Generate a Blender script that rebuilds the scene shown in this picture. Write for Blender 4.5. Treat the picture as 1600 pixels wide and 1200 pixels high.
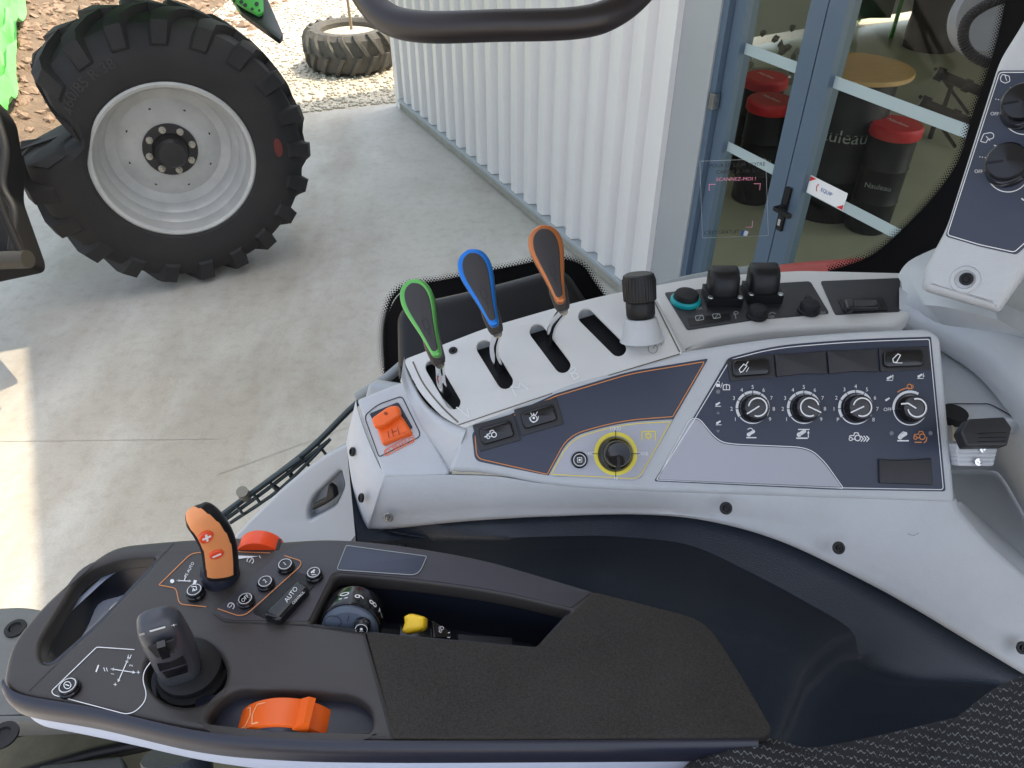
import bpy, bmesh, math, random
from mathutils import Vector, Matrix
random.seed(7)
V = Vector
SC = bpy.context.scene
COL = SC.collection
for o in list(bpy.data.objects): bpy.data.objects.remove(o)
# ------------------------------------------------------------------ camera, sky, sun, exposure
PITCH = math.radians(38.7); FPX = 1200.0
CAM = V((0, 0, 2.5))
RIGHT = V((1, 0, 0)); UP = V((0, math.sin(PITCH), math.cos(PITCH))); FWD = V((0, math.cos(PITCH), -math.sin(PITCH)))
cam = bpy.data.cameras.new('camera'); cam.sensor_width = 36; cam.lens = 36 * FPX / 1600
cam.clip_start = .02; cam.clip_end = 600
co = bpy.data.objects.new('camera', cam); COL.objects.link(co)
co.location = CAM; co.rotation_euler = (math.pi / 2 - PITCH, 0, 0); SC.camera = co
SUN_AZ = math.radians(70); SUN_EL = math.radians(61)      # azimuth from +Y towards +X
w = bpy.data.worlds.new('World'); SC.world = w; w.use_nodes = True
nt = w.node_tree; nt.nodes.clear()
sky = nt.nodes.new('ShaderNodeTexSky'); sky.sky_type = 'NISHITA'; sky.sun_disc = False
sky.sun_elevation = SUN_EL; sky.sun_rotation = SUN_AZ; sky.dust_density = 4.0; sky.air_density = 1.0; sky.ozone_density = .3
bg = nt.nodes.new('ShaderNodeBackground'); bg.inputs[1].default_value = .15
wo = nt.nodes.new('ShaderNodeOutputWorld')
hs = nt.nodes.new('ShaderNodeHueSaturation'); hs.inputs['Saturation'].default_value = .55
nt.links.new(sky.outputs[0], hs.inputs['Color']); nt.links.new(hs.outputs[0], bg.inputs[0]); nt.links.new(bg.outputs[0], wo.inputs[0])
sl = bpy.data.lights.new('sun', 'SUN'); sl.energy = 2.1; sl.angle = math.radians(.5); sl.color = (1, .84, .62)
so = bpy.data.objects.new('sun', sl); COL.objects.link(so)
SD = V((math.sin(SUN_AZ) * math.cos(SUN_EL), math.cos(SUN_AZ) * math.cos(SUN_EL), math.sin(SUN_EL)))
so.rotation_euler = SD.to_track_quat('Z', 'Y').to_euler(); so.location = SD * 20
SC.view_settings.view_transform = 'Standard'; SC.view_settings.look = 'None'
SC.view_settings.exposure = 1.72; SC.view_settings.gamma = 1; SC.view_settings.use_curve_mapping = False
SC.render.engine = 'CYCLES'
SC.cycles.transparent_max_bounces = 16

# ------------------------------------------------------------------ pixel geometry (photo is 1600 x 1200)
def ray(x, y): return RIGHT * ((x - 800) / FPX) + UP * ((600 - y) / FPX) + FWD
def P(x, y, d): return CAM + ray(x, y) * d
class PL:
    def __init__(s, o, n):
        s.o = V(o); s.n = V(n).normalized()
        if s.n.dot(CAM - s.o) < 0: s.n = -s.n
        s.x = (RIGHT - s.n * RIGHT.dot(s.n)).normalized(); s.y = s.n.cross(s.x)
    def at(s, x, y, off=0.0):
        r = ray(x, y); t = ((s.o + s.n * off) - CAM).dot(s.n) / r.dot(s.n)
        return CAM + r * t
    def loc(s, p):
        q = p - s.o; return (q.dot(s.x), q.dot(s.y))
    def uv(s, x, y, off=0.0): return s.loc(s.at(x, y, off))
    def mat(s, off=0.0):
        m = Matrix.Identity(4)
        for i in range(3):
            m[i][0] = s.x[i]; m[i][1] = s.y[i]; m[i][2] = s.n[i]; m[i][3] = (s.o + s.n * off)[i]
        return m
def PL3(a, b, c):
    A, B, C = P(*a), P(*b), P(*c); return PL(A, (B - A).cross(C - A))
def HP(h): return PL(CAM - V((0, 0, h)), (0, 0, 1))
def HZ(z): return PL(V((0, 0, z)), (0, 0, 1))
GP = HZ(0)

# ------------------------------------------------------------------ materials
MATS = {}
def mat(name, col, rough=.5, metal=0, bump=0, bscale=200, var=0, vscale=8, var_col=None, spec=.5, coat=0, stretch=None, wave=None):
    if name in MATS: return MATS[name]
    m = bpy.data.materials.new(name); m.use_nodes = True; t = m.node_tree
    b = t.nodes['Principled BSDF']
    b.inputs['Base Color'].default_value = (*col, 1); b.inputs['Roughness'].default_value = rough
    b.inputs['Metallic'].default_value = metal; b.inputs['Specular IOR Level'].default_value = spec
    b.inputs['Coat Weight'].default_value = coat
    tc = t.nodes.new('ShaderNodeTexCoord'); mp = t.nodes.new('ShaderNodeMapping')
    t.links.new(tc.outputs['Object'], mp.inputs[0])
    if stretch: mp.inputs['Scale'].default_value = stretch
    if var:
        n = t.nodes.new('ShaderNodeTexNoise'); n.inputs['Scale'].default_value = vscale; n.inputs['Detail'].default_value = 8
        n.inputs['Roughness'].default_value = .62
        t.links.new(mp.outputs[0], n.inputs[0])
        r = t.nodes.new('ShaderNodeValToRGB'); r.color_ramp.elements[0].position = .32; r.color_ramp.elements[1].position = .68
        c2 = var_col or tuple(c * (1 - var) for c in col)
        r.color_ramp.elements[0].color = (*c2, 1); r.color_ramp.elements[1].color = (*col, 1)
        t.links.new(n.outputs[0], r.inputs[0]); t.links.new(r.outputs[0], b.inputs['Base Color'])
        mr = t.nodes.new('ShaderNodeMapRange'); mr.inputs[3].default_value = max(.02, rough - .08); mr.inputs[4].default_value = min(1, rough + .08)
        t.links.new(n.outputs[0], mr.inputs[0]); t.links.new(mr.outputs[0], b.inputs['Roughness'])
    if bump:
        n = t.nodes.new('ShaderNodeTexNoise'); n.inputs['Scale'].default_value = bscale; n.inputs['Detail'].default_value = 3
        t.links.new(mp.outputs[0], n.inputs[0])
        bp = t.nodes.new('ShaderNodeBump'); bp.inputs['Strength'].default_value = bump; bp.inputs['Distance'].default_value = .001 if bscale > 100 else .02
        t.links.new(n.outputs[0], bp.inputs['Height']); t.links.new(bp.outputs[0], b.inputs['Normal'])
    MATS[name] = m; return m
def emis(m, s):
    return m
M = dict(
    grey=mat('light_grey_plastic', (.50, .515, .53), .45, bump=.4, bscale=1100, var=.09, vscale=14),
    grey2=mat('plate_grey_plastic', (.62, .61, .585), .5, bump=.3, bscale=1500, var=.05, vscale=8),
    shell=mat('lower_shell_plastic', (.46, .52, .66), .4, bump=.1, bscale=1500),
    navy=mat('navy_panel_film', (.034, .042, .070), .42, bump=.1, bscale=1800, var=.1, vscale=5),
    film=mat('grey_panel_film', (.40, .40, .44), .45, bump=.1, bscale=1800),
    dark=mat('dark_trim_plastic', (.020, .028, .043), .40, bump=.6, bscale=800, var=.22, vscale=9),
    arm=mat('armrest_top_plastic', (.047, .042, .039), .38, spec=.4, bump=.2, bscale=1500, var=.12, vscale=7),
    armside=mat('armrest_navy_gloss', (.018, .020, .034), .32, bump=.08, bscale=1500),
    strip=mat('armrest_ledge_plastic', (.040, .036, .044), .45, bump=.2, bscale=1500),
    well=mat('well_plastic', (.011, .014, .024), .4),
    black=mat('black_plastic', (.010, .010, .011), .38, spec=.3, bump=.08, bscale=1200),
    gloss=mat('gloss_black_plastic', (.008, .008, .010), .14),
    blank=mat('satin_black_blank', (.018, .018, .021), .45, bump=.1, bscale=1200),
    rubber=mat('black_rubber', (.012, .012, .013), .6, spec=.3, bump=.2, bscale=700),
    white=mat('white_print', (.78, .78, .78), .6),
    greyprint=mat('grey_print', (.12, .13, .15), .6),
    orange=mat('orange_plastic', (.85, .13, .012), .38),
    orangeline=mat('orange_print', (.62, .24, .08), .6),
    salmon=mat('salmon_grip', (.80, .30, .11), .5, bump=.15, bscale=1600),
    red=mat('red_button', (.80, .09, .03), .4),
    yellow=mat('yellow_plastic', (.95, .60, .02), .38),
    ylw=mat('yellow_ring_print', (.80, .66, .06), .5),
    green=mat('green_anodised', (.12, .40, .10), .3, metal=.55),
    blue=mat('blue_anodised', (.015, .17, .58), .3, metal=.5),
    bronze=mat('bronze_anodised', (.50, .17, .06), .3, metal=.6),
    paddle=mat('dark_paddle', (.030, .026, .026), .45, bump=.15, bscale=1500),
    chrome=mat('chrome', (.75, .75, .76), .12, metal=1),
    steel=mat('steel', (.45, .45, .44), .35, metal=1, var=.3, vscale=60),
    teal=mat('teal_plastic', (.0, .32, .34), .4),
    seam=mat('dark_seam', (.02, .02, .022), .7),
)
# fabric on the armrest pad and the seat
def pad_mat():
    m = mat('armrest_weave', (.030, .027, .024), .85, spec=.2); t = m.node_tree; b = t.nodes['Principled BSDF']
    tc = t.nodes.new('ShaderNodeTexCoord')
    h = []
    for k, (sx, sy) in enumerate(((1, .25), (.25, 1))):
        mp = t.nodes.new('ShaderNodeMapping'); mp.inputs['Scale'].default_value = (sx, sy, .5)
        t.links.new(tc.outputs['Object'], mp.inputs[0])
        n = t.nodes.new('ShaderNodeTexNoise'); n.inputs['Scale'].default_value = 1700; n.inputs['Detail'].default_value = 2
        t.links.new(mp.outputs[0], n.inputs[0]); h.append(n)
    ad = t.nodes.new('ShaderNodeMath'); ad.operation = 'ADD'
    t.links.new(h[0].outputs[0], ad.inputs[0]); t.links.new(h[1].outputs[0], ad.inputs[1])
    big = t.nodes.new('ShaderNodeTexNoise'); big.inputs['Scale'].default_value = 18; big.inputs['Detail'].default_value = 5
    t.links.new(tc.outputs['Object'], big.inputs[0])
    a2 = t.nodes.new('ShaderNodeMath'); a2.operation = 'MULTIPLY_ADD'; a2.inputs[1].default_value = .5
    t.links.new(big.outputs[0], a2.inputs[0]); t.links.new(ad.outputs[0], a2.inputs[2])
    r = t.nodes.new('ShaderNodeValToRGB'); r.color_ramp.elements[0].position = .0; r.color_ramp.elements[1].position = 1
    r.color_ramp.elements[0].color = (.026, .023, .020, 1); r.color_ramp.elements[1].color = (.055, .048, .042, 1)
    mr = t.nodes.new('ShaderNodeMapRange'); mr.inputs[1].default_value = .95; mr.inputs[2].default_value = 1.6
    t.links.new(a2.outputs[0], mr.inputs[0]); t.links.new(mr.outputs[0], r.inputs[0]); t.links.new(r.outputs[0], b.inputs['Base Color'])
    bp = t.nodes.new('ShaderNodeBump'); bp.inputs['Strength'].default_value = .5; bp.inputs['Distance'].default_value = .0006
    t.links.new(ad.outputs[0], bp.inputs['Height']); t.links.new(bp.outputs[0], b.inputs['Normal'])
    return m
M['pad'] = pad_mat()
def glass_mat(name, tint=(.93, .97, .95), refl=.06, rough=0.0):
    m = bpy.data.materials.new(name); m.use_nodes = True; t = m.node_tree; t.nodes.clear()
    o = t.nodes.new('ShaderNodeOutputMaterial'); tr = t.nodes.new('ShaderNodeBsdfTransparent'); tr.inputs[0].default_value = (*tint, 1)
    gl = t.nodes.new('ShaderNodeBsdfGlossy'); gl.inputs['Roughness'].default_value = rough
    fr = t.nodes.new('ShaderNodeFresnel'); fr.inputs[0].default_value = 1.45
    ma = t.nodes.new('ShaderNodeMath'); ma.operation = 'MULTIPLY'; ma.inputs[1].default_value = refl / .034
    ma.use_clamp = True
    mx = t.nodes.new('ShaderNodeMixShader')
    t.links.new(fr.outputs[0], ma.inputs[0]); t.links.new(ma.outputs[0], mx.inputs[0])
    t.links.new(tr.outputs[0], mx.inputs[1]); t.links.new(gl.outputs[0], mx.inputs[2]); t.links.new(mx.outputs[0], o.inputs[0])
    return m

# ------------------------------------------------------------------ object helpers
WLOC = {}
def tag(o, label=None, cat=None, group=None, kind=None):
    if label: o['label'] = label
    if cat: o['category'] = cat
    if group: o['group'] = group
    if kind: o['kind'] = kind
    return o
def thing(name, label, cat, loc, group=None):
    o = bpy.data.objects.new(name, None); COL.objects.link(o); o.empty_display_size = .05
    o.location = loc; WLOC[o.name] = V(loc); return tag(o, label, cat, group)
def mk(name, verts, faces, m, parent=None, smooth=True, ang=35, uvs=None, label=None):
    me = bpy.data.meshes.new(name)
    vs = [V(v) for v in verts]
    lo = V([min(v[i] for v in vs) for i in range(3)]); hi = V([max(v[i] for v in vs) for i in range(3)])
    c = (lo + hi) / 2
    me.from_pydata([v - c for v in vs], [], [list(f) for f in faces]); me.update()
    if uvs:
        l = me.uv_layers.new(name='UVMap')
        for p in me.polygons:
            for li in p.loop_indices: l.data[li].uv = uvs[me.loops[li].vertex_index]
    for k in (m if isinstance(m, list) else [m]): me.materials.append(k)
    if smooth:
        me.polygons.foreach_set('use_smooth', [True] * len(me.polygons)); me.set_sharp_from_angle(angle=math.radians(ang))
    o = bpy.data.objects.new(name, me); COL.objects.link(o)
    if parent:
        o.parent = parent; o.location = c - WLOC[parent.name]
    else: o.location = c
    WLOC[o.name] = c
    if label: o['label'] = label
    return o
class G:                                   # geometry collector
    def __init__(s): s.v = []; s.f = []
    def add(s, vs, fs):
        b = len(s.v); s.v += [V(v) for v in vs]; s.f += [[i + b for i in f] for f in fs]; return s
    def box(s, o, ax, ay, az, lx, ly, lz):          # o = centre, axes unit, full lengths
        o = V(o); vs = [o + ax * (lx / 2 * i) + ay * (ly / 2 * j) + az * (lz / 2 * k) for i in (-1, 1) for j in (-1, 1) for k in (-1, 1)]
        return s.add(vs, [(0, 1, 3, 2), (4, 6, 7, 5), (0, 4, 5, 1), (2, 3, 7, 6), (0, 2, 6, 4), (1, 5, 7, 3)])
    def cyl(s, a, b, r0, r1=None, n=24, cap=True):
        a = V(a); b = V(b); r1 = r0 if r1 is None else r1; z = (b - a).normalized()
        x = z.orthogonal().normalized(); y = z.cross(x); vs = []
        for c, r in ((a, r0), (b, r1)):
            vs += [c + (x * math.cos(i * 2 * math.pi / n) + y * math.sin(i * 2 * math.pi / n)) * r for i in range(n)]
        fs = [(i, (i + 1) % n, n + (i + 1) % n, n + i) for i in range(n)]
        if cap: fs += [tuple(range(n))[::-1], tuple(range(n, 2 * n))]
        return s.add(vs, fs)
    def lathe(s, o, ax, prof, n=40):
        o = V(o); z = V(ax).normalized(); x = z.orthogonal().normalized(); y = z.cross(x); vs = []
        for r, h in prof:
            vs += [o + z * h + (x * math.cos(i * 2 * math.pi / n) + y * math.sin(i * 2 * math.pi / n)) * max(r, 1e-5) for i in range(n)]
        fs = []
        for k in range(len(prof) - 1):
            fs += [(k * n + i, k * n + (i + 1) % n, (k + 1) * n + (i + 1) % n, (k + 1) * n + i) for i in range(n)]
        return s.add(vs, fs)
    def mk(s, name, m, parent=None, **k): return mk(name, s.v, s.f, m, parent, **k)
def lathe(name, m, parent, o, ax, prof, n=40, **k): return G().lathe(o, ax, prof, n).mk(name, m, parent, **k)
def tube(name, m, parent, pts, r, n=14, closed=False, g=None):
    pts = [V(p) for p in pts]; N = len(pts); rings = []; up = None
    for i, p in enumerate(pts):
        a = pts[i - 1] if (i > 0 or closed) else p; b = pts[(i + 1) % N] if (i < N - 1 or closed) else p
        t = (b - a).normalized()
        up = t.orthogonal().normalized() if up is None else (up - t * up.dot(t)).normalized()
        y = t.cross(up); rr = r[i] if isinstance(r, (list, tuple)) else r
        rings.append([p + (up * math.cos(k * 2 * math.pi / n) + y * math.sin(k * 2 * math.pi / n)) * rr for k in range(n)])
    return loft(name, m, parent, rings, cap=not closed, g=g)
def loft(name, m, parent, rings, cap=True, closed=True, g=None, **k):
    n = len(rings[0]); vs = [p for r in rings for p in r]; fs = []
    for a in range(len(rings) - 1):
        for i in range(n if closed else n - 1):
            fs.append((a * n + i, a * n + (i + 1) % n, (a + 1) * n + (i + 1) % n, (a + 1) * n + i))
    if cap and closed: fs += [tuple(range(n))[::-1], tuple(range((len(rings) - 1) * n, len(rings) * n))]
    if g is not None: g.add(vs, fs); return g
    return mk(name, vs, fs, m, parent, **k)
def cr(pts, n=8, closed=False):            # Catmull-Rom through points of any dimension
    pts = [tuple(p) for p in pts]; N = len(pts); out = []
    rng = range(N if closed else N - 1)
    for i in rng:
        if closed: a, b, c, d = pts[i - 1], pts[i], pts[(i + 1) % N], pts[(i + 2) % N]
        else: a, b, c, d = pts[max(0, i - 1)], pts[i], pts[i + 1], pts[min(N - 1, i + 2)]
        for k in range(n):
            t = k / n
            out.append(tuple(.5 * (2 * q1 + (q2 - q0) * t + (2 * q0 - 5 * q1 + 4 * q2 - q3) * t * t + (3 * q1 - q0 - 3 * q2 + q3) * t ** 3)
                             for q0, q1, q2, q3 in zip(a, b, c, d)))
    if not closed: out.append(pts[-1])
    return out
def rp(pts, r=6, n=5, closed=True):        # polygon with rounded corners; point may carry own radius
    out = []; N = len(pts)
    for i in range(N):
        p = V(pts[i][:2]); rr = pts[i][2] if len(pts[i]) > 2 else r
        if not closed and i in (0, N - 1) or rr <= 0: out.append(tuple(p)); continue
        a = V(pts[i - 1][:2]); b = V(pts[(i + 1) % N][:2])
        da = (a - p); db = (b - p); la = min(rr, da.length * .48); lb = min(rr, db.length * .48)
        q0 = p + da.normalized() * la; q1 = p + db.normalized() * lb
        for k in range(n + 1):
            t = k / n; out.append(tuple(q0 * (1 - t) ** 2 + p * 2 * t * (1 - t) + q1 * t * t))
    return out
def curve_mesh(splines, half, bev, res=3):
    cu = bpy.data.curves.new('c', 'CURVE'); cu.dimensions = '2D'; cu.fill_mode = 'BOTH'
    for i, s in enumerate(splines):
        area = sum(s[k - 1][0] * s[k][1] - s[k][0] * s[k - 1][1] for k in range(len(s)))
        if (area > 0) == (i == 0): s = s[::-1]       # outer clockwise, holes counter-clockwise
        sp = cu.splines.new('POLY'); sp.points.add(len(s) - 1); sp.use_cyclic_u = True
        for k, q in enumerate(s): sp.points[k].co = (q[0], q[1], 0, 1)
    cu.extrude = max(0, half - bev); cu.bevel_depth = bev; cu.bevel_resolution = res
    cu.offset = -bev
    o = bpy.data.objects.new('c', cu); COL.objects.link(o)
    dg = bpy.context.evaluated_depsgraph_get(); me = o.evaluated_get(dg).to_mesh()
    vs = [v.co.copy() for v in me.vertices]; fs = [tuple(p.vertices) for p in me.polygons]
    o.evaluated_get(dg).to_mesh_clear(); bpy.data.objects.remove(o); bpy.data.curves.remove(cu)
    bm = bmesh.new(); vv = [bm.verts.new(v) for v in vs]
    for f in fs:
        try: bm.faces.new([vv[i] for i in f])
        except Exception: pass
    bmesh.ops.remove_doubles(bm, verts=bm.verts, dist=1e-6)
    bmesh.ops.recalc_face_normals(bm, faces=bm.faces)
    bm.verts.index_update(); vs = [v.co.copy() for v in bm.verts]; fs = [[v.index for v in f.verts] for f in bm.faces]; bm.free()
    return vs, fs
def plate(name, m, parent, pl, outline, thick, bev=.001, off=0.0, holes=(), g=None, **k):
    """a plate with its top face at height off above plane pl, outlines in photo pixels"""
    sp = [[pl.uv(x, y, off) for x, y in s] for s in [outline, *holes]]
    vs, fs = curve_mesh(sp, thick / 2, bev)
    mt = pl.mat(off - thick / 2); vs = [mt @ v for v in vs]
    if g is not None: g.add(vs, fs); return g
    return mk(name, vs, fs, m, parent, **k)
def rrect(cx, cy, w, h, rot=0, r=4, n=4):
    c, s = math.cos(math.radians(rot)), math.sin(math.radians(rot))
    return [(cx + x * c + y * s, cy - x * s + y * c) for x, y in rp([(-w / 2, -h / 2), (w / 2, -h / 2), (w / 2, h / 2), (-w / 2, h / 2)], r, n)]
_T = {}
def glyphs(s):
    if s not in _T:
        cu = bpy.data.curves.new('t', 'FONT'); cu.body = s; cu.align_x = 'CENTER'; cu.align_y = 'CENTER'; cu.resolution_u = 3
        o = bpy.data.objects.new('t', cu); COL.objects.link(o)
        dg = bpy.context.evaluated_depsgraph_get(); me = o.evaluated_get(dg).to_mesh()
        _T[s] = ([tuple(v.co[:2]) for v in me.vertices], [tuple(p.vertices) for p in me.polygons])
        o.evaluated_get(dg).to_mesh_clear(); bpy.data.objects.remove(o); bpy.data.curves.remove(cu)
    return _T[s]
def offs(pts, r):
    A = sum(pts[k - 1][0] * pts[k][1] - pts[k][0] * pts[k - 1][1] for k in range(len(pts))); s = 1 if A > 0 else -1; out = []
    for i, p in enumerate(pts):
        a = V(pts[i - 1]); b = V(pts[(i + 1) % len(pts)]); t = b - a
        if t.length < 1e-6: t = V((1, 0))
        t.normalize(); out.append((p[0] + t.y * r * s, p[1] - t.x * r * s))
    return out
class Marks:                               # printed marks, pixel coordinates on a plane
    def __init__(s, pl, off=.0004): s.pl = pl; s.off = off; s.v = []; s.f = []
    def _a(s, pts, fs):
        b = len(s.v); s.v += [s.pl.at(x, y, s.off) for x, y in pts]; s.f += [[i + b for i in f] for f in fs]; return s
    def poly(s, pts): return s._a(pts, [list(range(len(pts)))])
    def line(s, pts, w=1.2, closed=False):
        pts = [V(p[:2]) for p in pts]; N = len(pts); L = []; R = []
        for i, p in enumerate(pts):
            a = pts[i - 1] if (i > 0 or closed) else p; b = pts[(i + 1) % N] if (i < N - 1 or closed) else p
            d1 = (p - a); d2 = (b - p)
            d1 = d1.normalized() if d1.length > 1e-6 else d2.normalized(); d2 = d2.normalized() if d2.length > 1e-6 else d1
            t = (d1 + d2); t = t.normalized() if t.length > 1e-6 else d1
            n = V((-t.y, t.x)); c = max(.4, n.dot(V((-d1.y, d1.x))))
            L.append(p + n * (w / 2 / c)); R.append(p - n * (w / 2 / c))
        k = N if closed else N - 1
        return s._a([tuple(q) for q in L + R], [(i, (i + 1) % N, N + (i + 1) % N, N + i) for i in range(k)])
    def arc(s, cx, cy, r, w, a0=0, a1=360, n=40, ry=None):
        ry = ry or r; n = max(6, int(n * abs(a1 - a0) / 360)); full = abs(a1 - a0) >= 360
        pts = [(cx + r * math.cos(math.radians(a0 + (a1 - a0) * i / n)), cy - ry * math.sin(math.radians(a0 + (a1 - a0) * i / n))) for i in range(n + (0 if full else 1))]
        return s.line(pts, w, full)
    def disc(s, cx, cy, r, ry=None, n=20):
        ry = ry or r; return s.poly([(cx + r * math.cos(2 * math.pi * i / n), cy + ry * math.sin(2 * math.pi * i / n)) for i in range(n)])
    def text(s, t, cx, cy, size, rot=0, sx=1.0, shear=0):
        vs, fs = glyphs(t); c, q = math.cos(math.radians(rot)), math.sin(math.radians(rot)); o = []
        for x, y in vs:
            x = (x + shear * y) * size * sx; y = y * size; o.append((cx + x * c - y * q, cy - (x * q + y * c)))
        return s._a(o, fs)
    def mk(s, name, m, parent): return mk(name, s.v, s.f, m, parent, smooth=False)
def text3(g, t, o, xd, yd, size, sx=1.0):
    vs, fs = glyphs(t); g.add([o + xd * (x * size * sx) + yd * (y * size) for x, y in vs], fs)
def copy_tree(o, delta, parent=None):
    c = o.copy(); COL.objects.link(c); c.parent = parent
    if parent is None: c.location = o.location + delta
    for ch in o.children: copy_tree(ch, delta, c)
    return c
# ================================================================== OUTSIDE
def gp(x, y, z=0.0): return HZ(z).at(x, y)
# concrete apron
def concrete_mat():
    m = mat('concrete', (.37, .35, .31), .62); t = m.node_tree; b = t.nodes['Principled BSDF']; L = t.links
    tc = t.nodes.new('ShaderNodeTexCoord')
    def noise(s, d, r=.6, sc=None):
        n = t.nodes.new('ShaderNodeTexNoise'); n.inputs['Scale'].default_value = s; n.inputs['Detail'].default_value = d; n.inputs['Roughness'].default_value = r
        if sc:
            mp = t.nodes.new('ShaderNodeMapping'); mp.inputs['Scale'].default_value = sc; mp.inputs['Rotation'].default_value = (0, 0, 1.1)
            L.new(tc.outputs['Object'], mp.inputs[0]); L.new(mp.outputs[0], n.inputs[0])
        else: L.new(tc.outputs['Object'], n.inputs[0])
        return n
    def ramp(n, p0, c0, p1, c1):
        r = t.nodes.new('ShaderNodeValToRGB'); r.color_ramp.elements[0].position = p0; r.color_ramp.elements[1].position = p1
        r.color_ramp.elements[0].color = (*c0, 1); r.color_ramp.elements[1].color = (*c1, 1); L.new(n.outputs[0], r.inputs[0]); return r
    def mul(a, bb, f=1.0):
        x = t.nodes.new('ShaderNodeMixRGB'); x.blend_type = 'MULTIPLY'; x.inputs[0].default_value = f
        L.new(a.outputs[0], x.inputs[1]); L.new(bb.outputs[0], x.inputs[2]); return x
    a = ramp(noise(.9, 9, .65), .3, (.40, .38, .345), .7, (.51, .49, .45))
    s1 = ramp(noise(1.1, 8, .62, (1, .35, 1)), .40, (.68, .63, .56), .58, (1, 1, 1))
    s2 = ramp(noise(14, 6, .7), .30, (.86, .85, .83), .52, (1, 1, 1))
    s3 = ramp(noise(90, 3, .6), .3, (.90, .90, .90), .6, (1.0, 1, 1))
    s4 = ramp(noise(5, 12, .85), .27, (.34, .30, .26), .38, (1, 1, 1))
    c = mul(mul(mul(mul(a, s1, .75), s2), s3), s4, .8)
    L.new(c.outputs[0], b.inputs['Base Color'])
    rr = ramp(noise(1.6, 6), .35, (.42, .42, .42), .7, (.68, .68, .68)); L.new(rr.outputs[0], b.inputs['Roughness'])
    bp = t.nodes.new('ShaderNodeBump'); bp.inputs['Strength'].default_value = .25; bp.inputs['Distance'].default_value = .004
    L.new(noise(120, 4).outputs[0], bp.inputs['Height']); L.new(bp.outputs[0], b.inputs['Normal'])
    return m
M['concrete'] = concrete_mat()
M['gravelg'] = mat('gravel_ground', (.58, .52, .42), .9, bump=.9, bscale=60, var=.35, vscale=45)
M['pebble'] = mat('pebble', (.62, .57, .48), .85, var=.4, vscale=3)
M['earth'] = mat('bank_earth', (.17, .12, .08), .95, bump=1, bscale=25, var=.4, vscale=9)
M['rock'] = mat('bank_rock', (.25, .185, .135), .9, bump=.6, bscale=40, var=.4, vscale=2.5, var_col=(.22, .14, .09))
M['wallw'] = mat('white_sheet_metal', (.74, .72, .715), .36, spec=.5, var=.04, vscale=1.5)
M['plinth'] = mat('concrete_plinth', (.42, .40, .35), .8, var=.25, vscale=12, bump=.4, bscale=60)
M['panelg'] = mat('grey_wall_panel', (.36, .375, .39), .4, var=.06, vscale=2)
M['flash'] = mat('screw_head', (.35, .36, .37), .4, metal=.5)
M['alu'] = mat('blue_grey_aluminium', (.085, .125, .175), .4, spec=.4)
M['ban'] = mat('frosted_band', (.36, .44, .45), .5)
M['tyre'] = mat('tyre_rubber', (.012, .012, .014), .66, spec=.3, bump=.08, bscale=120, var=.35, vscale=5, var_col=(.020, .019, .019))
M['oldtyre'] = mat('old_tyre_rubber', (.10, .095, .085), .8, bump=.3, bscale=90, var=.35, vscale=9)
M['rim'] = mat('grey_rim_paint', (.46, .455, .44), .36, var=.22, vscale=7, coat=.2)
M['soot'] = mat('sooty_black', (.006, .006, .007), .7, spec=.12)
M['hub'] = mat('black_hub_paint', (.012, .012, .014), .3)
M['tgreen'] = mat('tractor_green', (.05, .42, .05), .35)
M['interior'] = mat('interior_floor', (.42, .43, .32), .35, var=.12, vscale=3)
M['intwall'] = mat('interior_wall', (.42, .42, .34), .7)
M['wood'] = mat('table_wood', (.58, .36, .14), .45, var=.25, vscale=6, stretch=(1, 8, 1))
M['drum'] = mat('black_drum', (.010, .010, .012), .45, spec=.3)
M['cushion'] = mat('red_cushion', (.55, .025, .03), .5)
M['tractorred'] = mat('red_paint', (.34, .035, .025), .35, coat=.3)

P1 = gp(634, 170); P2 = gp(896, 388)
D = (P2 - P1).normalized(); NW = V((D.y, -D.x, 0)).normalized()
if NW.dot(CAM - P1) < 0: NW = -NW
Z = V((0, 0, 1)); WP = PL(P1, NW); BH = 5.95
def wp(s, z, out=0.0): return P1 + D * s + Z * z + NW * out
def srect(g, s0, s1, z0, z1, o0, o1):
    return g.box(wp((s0 + s1) / 2, (z0 + z1) / 2, (o0 + o1) / 2), D, Z, NW, abs(s1 - s0), abs(z1 - z0), abs(o1 - o0))
# grounds
g = G(); g.add([(-200, -200, -.008), (200, -200, -.008), (200, 200, -.008), (-200, 200, -.008)], [(0, 1, 2, 3)])
tag(g.mk('gravel_ground', M['gravelg'], smooth=False), kind='structure')
e0 = gp(634, 160); e1 = gp(470, 178); ed = (e1 - e0).normalized()
far = e0 + ed * 40; fr = e0 - ed * 4
g = G(); g.add([V((fr.x, fr.y, 0)), V((fr.x, -14, 0)), V((far.x, -14, 0)), V((far.x, far.y, 0))], [(0, 3, 2, 1)])
con = tag(g.mk('concrete_apron', M['concrete'], smooth=False), kind='structure')
# expansion joint lines
m_ = G()
for a, b in (((340, 742), (545, 668)), ((0, 690), (345, 686))):
    A, B = gp(*a), gp(*b); t_ = (B - A).normalized(); s_ = t_.cross(Z) * .0015
    m_.add([A - s_ + Z * .003, B - s_ + Z * .003, B + s_ + Z * .003, A + s_ + Z * .003], [(0, 1, 2, 3)])
tag(m_.mk('concrete_joint', mat('joint', (.33, .31, .27), .9), smooth=False), kind='structure')
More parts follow.
